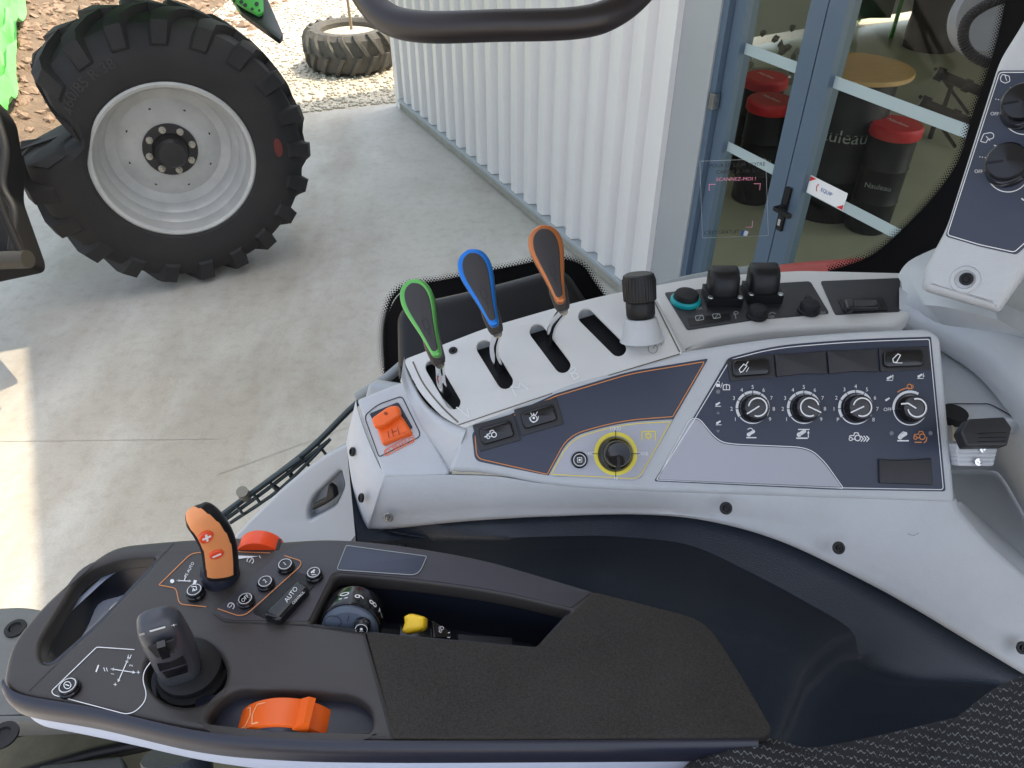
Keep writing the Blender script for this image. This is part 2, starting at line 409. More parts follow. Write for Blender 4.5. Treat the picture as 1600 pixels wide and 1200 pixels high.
# pebbles on the gravel yard
def ico():
    bm = bmesh.new(); bmesh.ops.create_icosphere(bm, subdivisions=1, radius=1)
    r = ([v.co.copy() for v in bm.verts], [[v.index for v in f.verts] for f in bm.faces]); bm.free(); return r
IV, IF = ico()
g = G(); nrm = V((ed.y, -ed.x, 0)); nrm = -nrm if nrm.y < 0 else nrm
for i in range(9000):
    a = random.uniform(-2.0, 5.2); b = random.random() ** 1.5 * 6 + .05
    c = e0 + ed * a + nrm * b
    r = random.uniform(.010, .024); sx, sy, sz = (random.uniform(.7, 1.3) for _ in range(3)); q = random.random() * 6
    cq, sq = math.cos(q), math.sin(q)
    g.add([c + V(((v.x * sx * cq - v.y * sq) * r, (v.x * sx * sq + v.y * cq) * r * sy, v.z * r * .6 * sz)) for v in IV], IF)
tag(g.mk('yard_gravel', M['pebble'], ang=80), kind='stuff')
# rocky bank
bc = gp(60, 60)
def bank_h(x, y):
    t = (x - gp(215, 120).x) * -1; h = max(0, min(1.1, t * .35))
    return h * (.85 + .15 * math.sin(x * 2.1) * math.cos(y * 1.7)) * max(0, min(1, (y - 5.2) / 1.2)) - .02
vs = []; fs = []; n = 60
for i in range(n):
    for j in range(n):
        x = -12 + i * (9.6 / (n - 1)); y = 4.8 + j * (12 / (n - 1)); vs.append((x, y, bank_h(x, y)))
for i in range(n - 1):
    for j in range(n - 1): a = i * n + j; fs.append((a, a + n, a + n + 1, a + 1))
tag(mk('earth_bank', vs, fs, M['earth']), kind='structure')
g = G()
for i in range(4200):
    x = random.uniform(-9, -3.1); y = random.uniform(5.3, 13); h = bank_h(x, y)
    if h < 0 and random.random() < .6: continue
    r = random.uniform(.02, .085) * (1 if random.random() < .9 else 1.6)
    rx = Matrix.Rotation(random.random() * 6, 3, 'Z') @ Matrix.Rotation(random.uniform(-.5, .5), 3, 'X')
    g.add([V((x, y, h)) + rx @ V((v.x * r * random.uniform(.7, 1.2), v.y * r * random.uniform(.6, 1), v.z * r * random.uniform(.3, .8))) for v in IV], IF)
tag(g.mk('bank_rubble', M['rock'], ang=20), kind='stuff')
# green netting on the bank
vs = []; fs = []; nx, ny = 34, 26
for i in range(nx):
    for j in range(ny):
        q = gp(-90 + 150 * i / (nx - 1) - 60 * j / (ny - 1), -70 + 190 * j / (ny - 1), .5)
        wv = .05 * math.sin(i * 1.3 + j * .6) + .04 * math.sin(i * .5 - j * 1.1) + random.uniform(-.02, .02)
        vs.append((q.x, q.y, max(bank_h(q.x, q.y), 0) + .14 + wv))
for i in range(nx - 1):
    for j in range(ny - 1): a = i * ny + j; fs.append((a, a + ny, a + ny + 1, a + 1))
tag(mk('ground_sheet', vs, fs, mat('green_sheet', (.13, .5, .12), .6, var=.3, vscale=6)), 'crumpled bright green sheet spread on the rocky bank', 'sheet')
# weeds
g = G()
for k in range(70):
    x = random.uniform(-7, -3.4); y = random.uniform(5.6, 10); h = max(0, bank_h(x, y)); c = V((x, y, h))
    if random.random() > .45: continue
    for i in range(14):
        a = random.random() * 6.28; l = random.uniform(.06, .16); d_ = V((math.cos(a) * .5, math.sin(a) * .5, 1)).normalized(); s_ = d_.cross(Z).normalized() * .008
        o_ = c + V((random.uniform(-.06, .06), random.uniform(-.06, .06), 0)); g.add([o_ - s_, o_ + s_, o_ + d_ * l], [(0, 1, 2)])
tag(g.mk('bank_weeds', mat('weeds', (.10, .14, .05), .8), smooth=False), kind='stuff')

# ------------------------------------------------------------------ building
bld = thing('workshop_building', 'white corrugated metal workshop with grey glazed double doors', 'building', wp(2, 0, -.1))
g = G(); pitch = .194; s = .0; prof = []
while s < 3.80:
    prof += [(s, .0), (s + .085, .0), (s + .105, .050), (s + .175, .050)]; s += pitch
prof = [(-.02, -.15), (-.02, 0)] + prof + [(3.86, 0)]
vs = [wp(a, z, o) for z in (.10, BH - .25) for a, o in prof]; n = len(prof)
mk('corrugated_cladding', vs, [(i, i + 1, n + i + 1, n + i) for i in range(n - 1)], M['wallw'], bld, smooth=False)
g = G(); srect(g, -.02, 3.86, .075, .095, -.03, .065); g.mk('drip_flashing', mat('flashing', (.40, .44, .47), .4, metal=.3), bld, smooth=False)
g = G(); srect(g, -.02, 3.90, 0, .075, -.1, .035); g.mk('plinth', M['plinth'], bld, smooth=False)
g = G(); srect(g, -.12, -.02, 0, BH - .25, -.16, .05); g.mk('corner_trim', M['wallw'], bld, smooth=False)
g = G(); srect(g, 3.86, 3.905, .0, BH - .25, -.1, .065); g.mk('corner_trim', M['wallw'], bld, smooth=False)
g = G(); srect(g, 3.905, 4.148, 0, BH - .25, -.16, .03); srect(g, 6.35, 12, 0, BH - .25, -.16, .03); srect(g, 4.148, 6.35, 2.5, BH - .25, -.16, .03)
g.mk('wall_panel', M['panelg'], bld, smooth=False)
g = G(); srect(g, -.12, -.10, .1, BH - .3, -7, -.16); g.mk('side_wall', M['intwall'], bld, smooth=False)
g = G(); srect(g, 12.0, 12.1, 0, BH - .25, -3, -.1); g.mk('side_wall', M['intwall'], bld, smooth=False)
g = G().box(wp(3, BH / 2, -7.05), D, Z, NW, 6.2, BH, .1).mk('back_wall', M['intwall'], bld, smooth=False)
g = G(); srect(g, -.2, 12.1, BH - .25, BH, -7.1, .0); g.mk('roof', M['panelg'], bld, smooth=False)
g = G(); srect(g, -.1, 12, .002, .006, -10, -.17); tag(g.mk('interior_floor', M['interior'], smooth=False), kind='structure')
for z_ in (.32, 1.45):
    for k in range(0, 19):
        c_ = wp(.048 + k * pitch, z_, .001); G().lathe(c_, NW, [(0, .004), (.006, .004), (.008, .001), (.011, 0)], 8).mk('cladding_screw', M['flash'], bld)
# door frame and leaves
g = G(); srect(g, 4.148, 4.185, 0, 2.5, -.14, .02); srect(g, 6.3, 6.35, 0, 2.5, -.14, .02); srect(g, 4.185, 6.3, 2.44, 2.5, -.14, .02)
g.mk('door_frame', M['alu'], bld, smooth=False)
def leaf(s0, s1, l, r, nm):
    g = G(); srect(g, s0, s0 + l, .02, 2.43, -.08, -.01); srect(g, s1 - r, s1, .02, 2.43, -.08, -.01)
    srect(g, s0 + l, s1 - r, .02, .14, -.075, -.015); srect(g, s0 + l, s1 - r, 2.35, 2.43, -.075, -.015)
    d = g.mk('door', M['alu'], bld, smooth=False, label=nm)
    g = G(); g.add([wp(s0 + l - .005, .12, -.045), wp(s1 - r + .005, .12, -.045), wp(s1 - r + .005, 2.37, -.045), wp(s0 + l - .005, 2.37, -.045)], [(0, 1, 2, 3)])
    g.mk('pane', glass_mat('door_glass', (.84, .89, .84), .015), d, smooth=False)
    for z0, z1 in ((1.53, 1.575), (1.095, 1.14)):
        g = G(); srect(g, s0 + l, s1 - r, z0, z1, -.043, -.041); g.mk('frosted_band', M['ban'], d, smooth=False)
    return d
dl = leaf(4.19, 4.682, .07, .085, 'narrow glazed door leaf by the corrugated wall')
dr = leaf(4.688, 6.29, .085, .085, 'wide glazed door leaf with handle and white sticker')
g = G()   # handle plate on the meeting stile of the wide leaf
srect(g, 4.70, 4.728, .90, 1.10, -.01, .004); h = g.mk('door_handle', M['black'], dr, smooth=False)
g = G(); srect(g, 4.704, 4.724, 1.005, 1.022, .004, .05); srect(g, 4.704, 4.80, 1.005, 1.022, .038, .056); g.mk('lever', M['black'], h, smooth=False)
g = G(); srect(g, 4.706, 4.72, .925, .955, .004, .010); g.mk('lock_cylinder', M['chrome'], h, smooth=False)
g = G(); srect(g, 4.17, 4.20, 1.28, 1.35, .0, .035); g.mk('hinge', M['steel'], dl, smooth=False)
# sticker on glass
g = G(); srect(g, 4.78, 4.98, 1.10, 1.175, -.039, -.037); st = g.mk('door_sticker', mat('sticker_white', (.75, .75, .76), .4), dr, smooth=False)
g = G(); c_ = wp(4.88, 1.14, -.0355)
for a0, a1, rr in ((2.2, 4.0, .018),):
    g.add([c_ - D * .035 + (D * math.cos(a0 + (a1 - a0) * i / 8) + Z * math.sin(a0 + (a1 - a0) * i / 8)) * (rr + (.004 if k else 0)) for k in (0, 1) for i in range(9)], [(i, i + 1, i + 10, i + 9) for i in range(8)])
g.add([wp(4.782, 1.172, -.0355), wp(4.815, 1.172, -.0355), wp(4.782, 1.15, -.0355)], [(0, 1, 2)]); g.add([wp(4.978, 1.103, -.0355), wp(4.945, 1.103, -.0355), wp(4.978, 1.125, -.0355)], [(0, 1, 2)])
g.mk('sticker_print', M['cushion'], st, smooth=False)
g = G(); text3(g, 'EQUIP', c_, D, Z, .022); g.mk('sticker_print', mat('print_blue', (.03, .08, .3), .5), st, smooth=False)
# ---- things in the shop
def drum_stool(x, y, lab):
    c = gp(x, y, .72); c.z = 0
    t = thing('drum_stool', lab, 'stool', c, 'drum stools around the tall table')
    G().lathe(c, Z, [(0, .005), (.13, .005), (.145, .02), (.145, .22), (.15, .23), (.145, .24), (.145, .45), (.15, .46), (.145, .47), (.145, .66), (0, .66)], 32).mk('drum', M['drum'], t)
    G().lathe(c, Z, [(0, .66), (.155, .66), (.162, .67), (.162, .72), (.15, .735), (0, .738)], 32).mk('cushion', M['cushion'], t)
    xd = (V((c.y, -c.x, 0))).normalized(); yd = Z.cross(xd)
    g = G(); text3(g, 'Nauleau', c + Z * .7395, (D * .95 + Z * 0).normalized(), Z.cross(D).normalized(), .05); g.mk('cushion_print', M['white'], t, smooth=False)
    g = G(); nrm_ = (CAM - c); nrm_.z = 0; nrm_.normalize(); xd = Z.cross(nrm_)
    text3(g, 'Nauleau', c + nrm_ * .1475 + Z * .36, xd, Z, .05); g.mk('drum_print', mat('dull_white', (.33, .35, .33), .6), t, smooth=False)
    return t
drum_stool(1197, 122, 'red cushioned black drum stool, the farther of two behind the narrow door')
drum_stool(1205, 158, 'red cushioned black drum stool, the nearer of two behind the narrow door')
drum_stool(1402, 196, 'red cushioned black drum stool to the right of the tall table')
c = gp(1345, 104, 1.0); c.z = 0
t = thing('bar_table', 'round wooden topped table on a tall black drum behind the glass door', 'table', c)
G().lathe(c, Z, [(0, .005), (.24, .005), (.25, .02), (.25, .3), (.257, .31), (.25, .32), (.25, .62), (.257, .63), (.25, .64), (.25, .97), (0, .97)], 40).mk('drum', M['drum'], t)
G().lathe(c, Z, [(0, .97), (.325, .97), (.33, .975), (.33, .995), (.325, 1.0), (0, 1.0)], 56).mk('tabletop', M['wood'], t)
nrm_ = (CAM - c); nrm_.z = 0; nrm_.normalize(); xd = Z.cross(nrm_)
g = G()
vs, fs = glyphs('Nauleau')
def ondrum(x, z, R, a0): 
    a = a0 + x / R; return c + (nrm_ * math.cos(a) + xd * math.sin(a)) * R + Z * z
g.add([ondrum(x * .12, .62 + y * .12, .2535, -.1) for x, y in vs], fs)
g.mk('drum_print', mat('dull_white', (.33, .35, .33), .6), t, smooth=False)
# green display rack and goods
c = gp(1392, 60, .0)
t = thing('display_rack', 'bright green steel display rack with a wooden shelf behind the table', 'rack', c)
g = G()
for dx, dy in ((0, 0), (-.9, .25), (-.1, .8), (-1.0, 1.0)): g.box(c + V((dx, dy, .95)), RIGHT, V((0, 1, 0)), Z, .035, .035, 1.9)
g.mk('post', M['tgreen'], t, smooth=False)
g = G(); g.box(c + V((-.5, .5, 1.35)), RIGHT, V((0, 1, 0)), Z, .95, .8, .03); g.mk('shelf', M['wood'], t, smooth=False)
g = G(); g.box(c + V((-.5, .5, .45)), RIGHT, V((0, 1, 0)), Z, .95, .8, .5); g.mk('crate_body', mat('dark_goods', (.03, .06, .03), .6), t, smooth=False)
for i, (px, py, rr, hh, lab) in enumerate(((1450, 75, .28, 1.3, 'tall black ribbed barrel standing behind the wooden table'), (1515, 40, .24, 1.5, 'tall black ribbed barrel at the edge of the glazing'))):
    c = gp(px, py, 0)
    G().lathe(c, Z, [(0, .01), (rr, .01)] + [(rr + (.012 if k % 2 else 0), .05 + hh * k / 9) for k in range(9)] + [(rr, hh), (0, hh)], 32).mk('barrel', M['drum'], None)
    tag(bpy.data.objects['barrel' if i == 0 else 'barrel.001'], lab, 'barrel')
# implement parts lying on the shop floor
for i, (px, py, lab) in enumerate(((1468, 172, 'nearer black implement arm lying on the shop floor'), (1490, 125, 'farther black implement arm lying on the shop floor'))):
    c = gp(px, py, .25)
    t = thing('implement_arm', lab, 'machine part', V((c.x, c.y, 0)), 'implement arms on the shop floor')
    a = V((.8, -.35, -.25)).normalized()
    g = G(); g.cyl(c - a * .12, c + a * .30, .04, .045); g.cyl(c - a * .17, c - a * .10, .06, .06); g.cyl(c + a * .1, c + a * .16, .058, .058); g.mk('arm', M['drum'], t)
    g = G(); g.cyl(c + V((.1, -.25, -.22)), c + V((-.02, .35, .0)), .014); g.cyl(c, V((c.x, c.y, 0)), .02); g.mk('rod', M['drum'], t)
    g = G(); g.cyl(c - a * .175, c - a * .168, .03, .03); g.mk('end_cap', M['steel'], t)
# chromed chain goods hanging at the narrow door
c = gp(1232, 85, .6)
g = G()
for i in range(26):
    o_ = c + V((random.uniform(-.3, .25), random.uniform(-.2, .3), random.uniform(-.25, .2)))
    g.add([o_ + v * random.uniform(.02, .045) for v in IV], IF)
g.box(V((c.x, c.y + .1, .2)), RIGHT, V((0, 1, 0)), Z, .7, .5, .38)
tag(g.mk('hardware_display', M['steel']), 'low display heaped with shiny steel fittings behind the narrow door', 'display')

# ------------------------------------------------------------------ green tractor with its big wheel
AX = V((-.44, .898, 0)).normalized()                 # from the outside face into the tractor
RW, RR, TW = .775, .422, .44
fc = P(270, 252, 4.05); fc.z = .86 if True else fc.z
fc = HZ(.778).at(274, 254)
S_ = AX.cross(Z).normalized()
trac = thing('green_tractor', 'rear wheel and green fender of a parked tractor seen through the cab glass', 'tractor', V((fc.x, fc.y, 0)))
def wv(r, a, wd):
    if r > RR:      # the sagging upper left flank of the tyre
        q = math.degrees(a) % 360; k = 1
        if 132 < q < 172: k = 1 - .80 * (math.sin(math.pi / 2 * (q - 132) / 26) ** 2 if q < 158 else max(0, 1 - (q - 158) / 14) ** .8)
        r = RR + (r - RR) * k
    return fc + (S_ * math.cos(a) + Z * math.sin(a)) * r + AX * wd
tp = [(RR + .002, .015), (RR + .03, -.012), (RR + .12, -.03), (RW - .16, -.02), (RW - .085, .012), (RW - .055, .05), (RW - .045, .12), (RW - .04, TW / 2),
      (RW - .045, TW - .12), (RW - .055, TW - .05), (RW - .085, TW - .012), (RW - .16, TW + .02), (RR + .1, TW + .03), (RR, TW)]
g = G(); n = 96; vs = [wv(r, 2 * math.pi * k / n, wd) for r, wd in tp for k in range(n)]
g.add(vs, [(j * n + k, j * n + (k + 1) % n, (j + 1) * n + (k + 1) % n, (j + 1) * n + k) for j in range(len(tp) - 1) for k in range(n)])
NL = 21
for side in (0, 1):
    for k in range(NL):
        a0 = 2 * math.pi * (k + .5 * side) / NL
        path = [(RW - .042, TW / 2 + .02, 0), (RW - .045, .17, .11), (RW - .050, .07, .20), (RW - .075, .012, .225), (RW - .15, -.014, .245)]
        top = [(RW, TW / 2 + .02), (RW + .0, .17), (RW - .004, .055), (RW - .03, -.012), (RW - .14, -.030)]
        rings = []
        for (r, wd, sk), (r2, wd2) in zip(path, top):
            if side: wd, wd2 = TW - wd, TW - wd2
            hw = .045 if wd in (TW / 2 + .02, TW / 2 - .02) else .062
            a = a0 + sk
            rings.append([wv(r - .01, a - hw * 1.25, wd), wv(r2, a - hw * .85, wd2), wv(r2, a + hw * .85, wd2), wv(r - .01, a + hw * 1.25, wd)])
        loft('', None, None, rings, g=g)
bmf = G(); bmf.v = g.v; bmf.f = g.f
ty = g.mk('tyre', M['tyre'], trac, ang=30)
mr_ = G()
# faint sidewall lettering and a red mark
vs, fs = glyphs('460/85 R 38')
mr_.add([wv(RR + .16 + y * .075, 2.15 - x * .075 / (RR + .16), -.0335) for x, y in vs], fs)
mr_.mk('sidewall_print', mat('sidewall_letters', (.018, .018, .019), .6), ty, smooth=False)
g = G(); g.add([wv(RR + .145 + .024 * math.cos(t * math.pi / 8) , .0 + .10 * math.sin(t * math.pi / 8), -.036) for t in range(16)], [tuple(range(16))]); g.mk('red_mark', mat('faded_red', (.10, .012, .010), .7), ty, smooth=False)
rp_ = [(RR + .012, .012), (RR + .016, .0), (RR + .005, -.008), (RR - .012, .0), (RR - .018, .03), (RR - .020, .10), (RR - .045, .125), (RR - .05, .17), (RR - .075, .19), (RR - .085, .235), (RR - .14, .25), (.30, .255), (.27, .245), (.17, .215), (.14, .215), (.0, .215)]
g = G(); vs = [wv(r, 2 * math.pi * k / 80, wd) for r, wd in rp_ for k in range(80)]
g.add(vs, [(j * 80 + k, j * 80 + (k + 1) % 80, (j + 1) * 80 + (k + 1) % 80, (j + 1) * 80 + k) for j in range(len(rp_) - 1) for k in range(80)])
rim = g.mk('rim', M['rim'], trac, ang=40)
for k in range(8): c = wv(.235, k * math.pi / 4 + .2, .237); G().cyl(c, c - AX * .003, .0075, n=12).mk('rim_hole', M['seam'], rim)
hub = G().lathe(wv(0, 0, .213), -AX, [(.15, 0), (.148, .012), (.10, .014), (.092, .03), (.085, .075), (.07, .09), (.03, .092), (0, .092)], 48).mk('hub', M['hub'], trac)
for k in range(8):
    c = wv(.122, k * math.pi / 4 + .12, .20)
    G().lathe(c, -AX, [(.020, 0), (.020, .008), (.015, .010), (.015, .026), (.009, .028), (.008, .040), (0, .041)], 8).mk('wheel_bolt', mat('zinc_bolt', (.42, .38, .32), .45, metal=.6), hub, ang=25)
g = G(); g.box(V((-2.45, 5.05, 2.5)), RIGHT, V((0, 1, 0)), Z, 1.9, 2.35, 1.0); g.mk('added_cab_body', M['tgreen'], trac, smooth=False)  # unseen box for the tractor's upper body, added to shade the left ground
g = G(); g.cyl(wv(0, 0, .25), wv(0, 0, 1.1), .13, .16); g.mk('axle', M['hub'], trac)
# fender end with holes (top of picture)
FPL = PL3((345, 0, 4.6), (442, 62, 4.45), (440, 0, 4.75))
plate('fender_underside', M['hub'], trac, FPL, rp([(300, -60), (360, -8), (376, 18), (437, 62), (443, 55), (415, -10), (430, -60)], 3), .03, .004)
plate('fender', M['tgreen'], trac, FPL, rp([(356, -40), (358, -6), (382, 10), (404, 22), (412, 18), (410, -40)], 3), .02, .004, off=.03)
mk_ = Marks(FPL, .034)
for x, y, r in ((366, 2, 2.6), (377, 3, 3.2), (372, -5, 2), (383, 8, 3.4), (394, 14, 2.6), (401, 6, 3.4), (405, 16, 2)): mk_.disc(x, y, r)
mk_.mk('fender_hole', M['seam'], trac)
# dark linkage by the left edge
g = G()
LP_ = PL3((0, 150, 3.9), (50, 400, 3.6), (0, 400, 3.65))
plate('', None, None, LP_, rp([(-90, 150), (-22, 150), (-4, 175), (8, 250), (6, 300), (40, 398), (38, 412), (-90, 440)], 10), .12, .01, g=g)
g.mk('linkage_plate', M['soot'], trac)
tube('linkage_bar', M['soot'], trac, [P(-60, 180, 3.6), P(-20, 250, 3.55), P(4, 330, 3.5), P(38, 408, 3.45)], .018)
g = G(); g.cyl(P(-30, 408, 3.5), P(44, 405, 3.45), .04); g.mk('linkage_pin', mat('dirty_brass', (.04, .035, .028), .5, metal=.5), trac)
tube('linkage_hose', M['rubber'], trac, [P(*q, 3.55) for q in cr([(-10, 170), (8, 230), (4, 290), (22, 330), (18, 390)], 5)], .018)

# ------------------------------------------------------------------ old tyre lying on the gravel, planted with a stake
c = gp(545, 42, .38); c.z = 0; R_ = .50
t = thing('planter_tyre', 'weathered tractor tyre lying flat on the gravel and filled with soil', 'tyre', c)
prof = [(.30, .36), (.33, .39), (.40, .385), (.45, .34), (.465, .27), (.468, .19), (.465, .11), (.45, .04), (.40, .0), (.30, .01), (.30, .36)]
g = G().lathe(c, Z, prof, 64)
for side in (0, 1):
    for k in range(18):
        a0 = 2 * math.pi * (k + .5 * side) / 18; rings = []
        for r, z, r2, z2, sk in ((.466, .20, .505, .20, 0), (.464, .30, .50, .30, .12), (.448, .345, .475, .36, .19), (.40, .386, .43, .40, .22)):
            if side: z, z2 = .39 - z, .39 - z2
            a = a0 - sk
            def q_(r, aa, z): return c + V((math.cos(aa) * r, math.sin(aa) * r, z))
            rings.append([q_(r - .01, a - .07, z), q_(r2, a - .045, z2), q_(r2, a + .045, z2), q_(r - .01, a + .07, z)])
        loft('', None, None, rings, g=g)
g.mk('tyre', M['oldtyre'], t, ang=30)
G().lathe(c, Z, [(.31, .31), (.2, .34), (0, .35)], 32).mk('soil', M['gravelg'], t)
g = G(); g.cyl(c + V((.02, .03, .3)), c + V((0, .05, 1.5)), .016, .012, n=8); g.mk('stake', mat('stake_wood', (.30, .24, .16), .8), t)

# ================================================================== THE CAB
def lerp(a, b, t): return tuple(x + (y - x) * t for x, y in zip(a, b))
S0 = P(1000, 700, .70)
SP = PL(S0, (0, -.70, .714))                      # sloping control face of the side console
LP = PL3((715, 665, (SP.at(715, 665) - CAM).dot(FWD)), (1065, 553, (SP.at(1065, 553) - CAM).dot(FWD)), (900, 440, .79))
UP_ = HP(.432)                                    # shelf with the sockets
BP = PL(P(620, 680, .725), (-.10, -.55, .83))     # face with the orange brake lever
H1 = HP(.51)                                      # armrest top
def dep(p): return (p - CAM).dot(FWD)
def screw(parent, pl, x, y, r=9, off=0.0, c=None):
    o = pl.at(x, y, off); k = dep(o) / FPX * r
    a = lathe('screw', c or M['black'], parent, o, pl.n, [(0, .0002), (k * 1.0, .0003), (k * 1.0, .0009), (k * .9, .0014), (k * .62, .0015), (k * .55, .0004), (k * .36, .0003), (k * .34, .0024), (k * .16, .0026), (k * .14, .001), (0, .001)], 28)
    return a
def rocker(parent, pl, cx, cy, wd, hh, rot, bez=(1.0, 1.0), off=0.0, icon=None, frame=True, label=None):
    if frame:
        f = plate('switch_frame', M['blank'], parent, pl, rrect(cx, cy, wd * 1.28, hh * 1.65, rot, 2), .004, .0006, off + .0018, label=label)
        par = f
    else: par = parent
    plate('switch_well', M['seam'], par, pl, rrect(cx, cy, wd * 1.05, hh * 1.1, rot, 6), .002, .0003, off + .0022)
    g = G(); pl2 = pl
    g2 = plate('rocker', M['gloss'], par, pl, rrect(cx, cy, wd, hh, rot, 7), .006, .0018, off + .0050)
    if icon:
        k = Marks(pl, off + .0053); icon(k); k.mk('switch_symbol', M['white'], par)
    return par
def pushbutton(parent, pl, x, y, r, h, icon=None, off=0.0, label=None):
    o = pl.at(x, y + r * .25, off); k = dep(o) / FPX * r
    b = lathe('push_button', M['gloss'], parent, o, pl.n, [(k * 1.18, 0), (k * 1.18, h * .5), (k * 1.05, h * .62), (k * 1.0, h * .95), (k * .92, h), (k * .3, h * 1.0), (0, h * .99)], 36, label=label)
    q = Marks(pl, off + h + .0004); top = o + pl.n * (h + .0004)
    rr = top - CAM; d_ = dep(top); px = 800 + rr.dot(RIGHT) / d_ * FPX; py = 600 - rr.dot(UP) / d_ * FPX
    g = G(); n = 36; kx, ky = pl.x, pl.y
    vs = [top + (kx * math.cos(2 * math.pi * i / n) + ky * math.sin(2 * math.pi * i / n)) * k * rad for rad in (.78, .9) for i in range(n)]
    g.add(vs, [(i, (i + 1) % n, n + (i + 1) % n, n + i) for i in range(n)])
    g.mk('ring_print', mat('silver_print', (.55, .55, .55), .4), b, smooth=False)
    if icon: icon(q, px, py); q.mk('button_symbol', M['white'], b)
    return b
# small pictograms, drawn in photo pixels
def ic_arm(k, x, y, s=10, flip=1, base=True):
    k.line([(x - s * .55, y + s * .25), (x + s * .45 * flip, y - s * .35)], s * .62)
    k.disc(x - s * .5, y + s * .24, s * .40); k.disc(x + s * .42 * flip, y - s * .34, s * .31)
    if base: k.line([(x - s, y + s * .85), (x + s, y + s * .85)], s * .22)
def ic_tractor(k, x, y, s=10, rot=0):
    c, q = math.cos(math.radians(rot)), math.sin(math.radians(rot))
    def T(a, b): return (x + (a * c + b * q) * s, y + (-a * q + b * c) * s)
    p = T(.45, .15); k.arc(p[0], p[1], s * .48, s * .17); p = T(-.75, .32); k.arc(p[0], p[1], s * .28, s * .15)
    k.line([T(-1.0, 0), T(-.85, -.25), T(-.2, -.3), T(-.1, -.75), T(.5, -.75), T(.7, -.35)], s * .15)
    k.line([T(-.45, .35), T(-.08, .35)], s * .15)
def arrow(k, x0, y0, x1, y1, w=1.3, hd=4, both=False):
    a = V((x0, y0)); b = V((x1, y1)); d_ = (b - a).normalized(); n_ = V((-d_.y, d_.x))
    k.line([(x0, y0), tuple(b - d_ * hd * .7)], w); k.poly([tuple(b), tuple(b - d_ * hd + n_ * hd * .5), tuple(b - d_ * hd - n_ * hd * .5)])
    if both: k.poly([tuple(a), tuple(a + d_ * hd + n_ * hd * .5), tuple(a + d_ * hd - n_ * hd * .5)])

# ------------------------------------------------------------------ side console
con = thing('side_console', 'light grey moulded side console with levers, dials and switches', 'control console', SP.at(1000, 760, -.08))
face = rp([(700, 736, 12), (726, 664, 10), (890, 600), (1068, 549, 4), (1200, 528, 60), (1330, 518, 60), (1452, 513, 10), (1471, 526, 10), (1493, 770, 12), (1493, 786, 6), (1440, 784), (1000, 768, 60), (860, 760, 60), (760, 738, 40)], 20, 6)
plate('console_face', M['grey'], con, SP, face, .045, .005, .004)
# rounded body below the face (front wall, left end and the right hand fascia)
E = [(556, 625), (560, 645), (576, 690), (598, 737), (612, 744), (700, 742), (780, 745), (860, 757), (1000, 766), (1200, 772), (1440, 778), (1487, 780), (1500, 800), (1545, 850), (1600, 900), (1720, 1010)]
F = [(541, 690), (544, 715), (553, 770), (572, 822), (590, 828), (700, 817), (780, 811), (860, 807), (1000, 804), (1110, 815), (1225, 848), (1350, 908), (1430, 952), (1510, 1000), (1604, 1056), (1730, 1130)]
fE = [(BP if i < 5 else SP) for i in range(len(E))]
dE = [dep(BP.at(x, y)) if i < 5 else dep(SP.at(x, y, .001)) for i, (x, y) in enumerate(E)]
dE[5] = dep(SP.at(700, 742)) + .008; dE[4] = dep(BP.at(612, 744)); 
dF = []
for i, (x, y) in enumerate(F):
    if i < 9: dF.append(dE[i] + (.030 if i > 3 else .022))
    else: dF.append(dep(SP.at(x, y, -.002)) + max(0, .012 - .004 * (i - 9)))
e3 = cr([(x, y, d) for (x, y), d in zip(E, dE)], 10); f3 = cr([(x, y, d) for (x, y), d in zip(F, dF)], 10)
rows = []
ins = [(-.02, .012), (0, 0), (.06, -.0005), (.2, 0), (.45, 0), (.7, .001), (.86, .0012), (.92, -.001), (.975, .0), (1.0, .003), (1.0, .02)]
for t, dd in ins:
    r = []
    for i, (a, b) in enumerate(zip(e3, f3)):
        x, y, d = lerp(a, b, t)
        r.append(P(x, y, d + dd + (0.004 * math.sin(math.pi * min(1, max(0, t))) * -1)))
    rows.append(r)
loft('console_body', M['grey'], con, rows, cap=False, closed=False, ang=60)
# brake lever face
bface = rp([(557, 624, 6), (630, 595, 8), (648, 640), (676, 690), (702, 734, 6), (700, 744, 4), (599, 745, 6)], 12, 4)
plate('lever_pod', M['grey'], con, BP, bface, .02, .003, .0015)
# cheek between the pod and the raised lever plate
c1 = cr([(631, 560), (640, 590), (662, 630), (690, 655), (728, 672)], 8); c2 = cr([(626, 594), (640, 630), (660, 672), (684, 705), (704, 738)], 8)
rows = []
for t in (-.1, 0, .12, .3, .5, .7, .88, 1.0, 1.06):
    r = []
    for a, b in zip(c1, c2):
        x, y = lerp(a, b, t); d0 = dep(LP.at(*a, .001)); d1 = dep(BP.at(*b, 0))
        tt = max(0, min(1, t)); s_ = tt * tt * (3 - 2 * tt)
        r.append(P(x, y, d0 + (d1 - d0) * s_ - (.003 if 0 < t < 1 else 0) + (.01 if t in (-.1, 1.06) else 0)))
    rows.append(r)
loft('console_cheek', M['grey'], con, rows, cap=False, closed=False, ang=80)
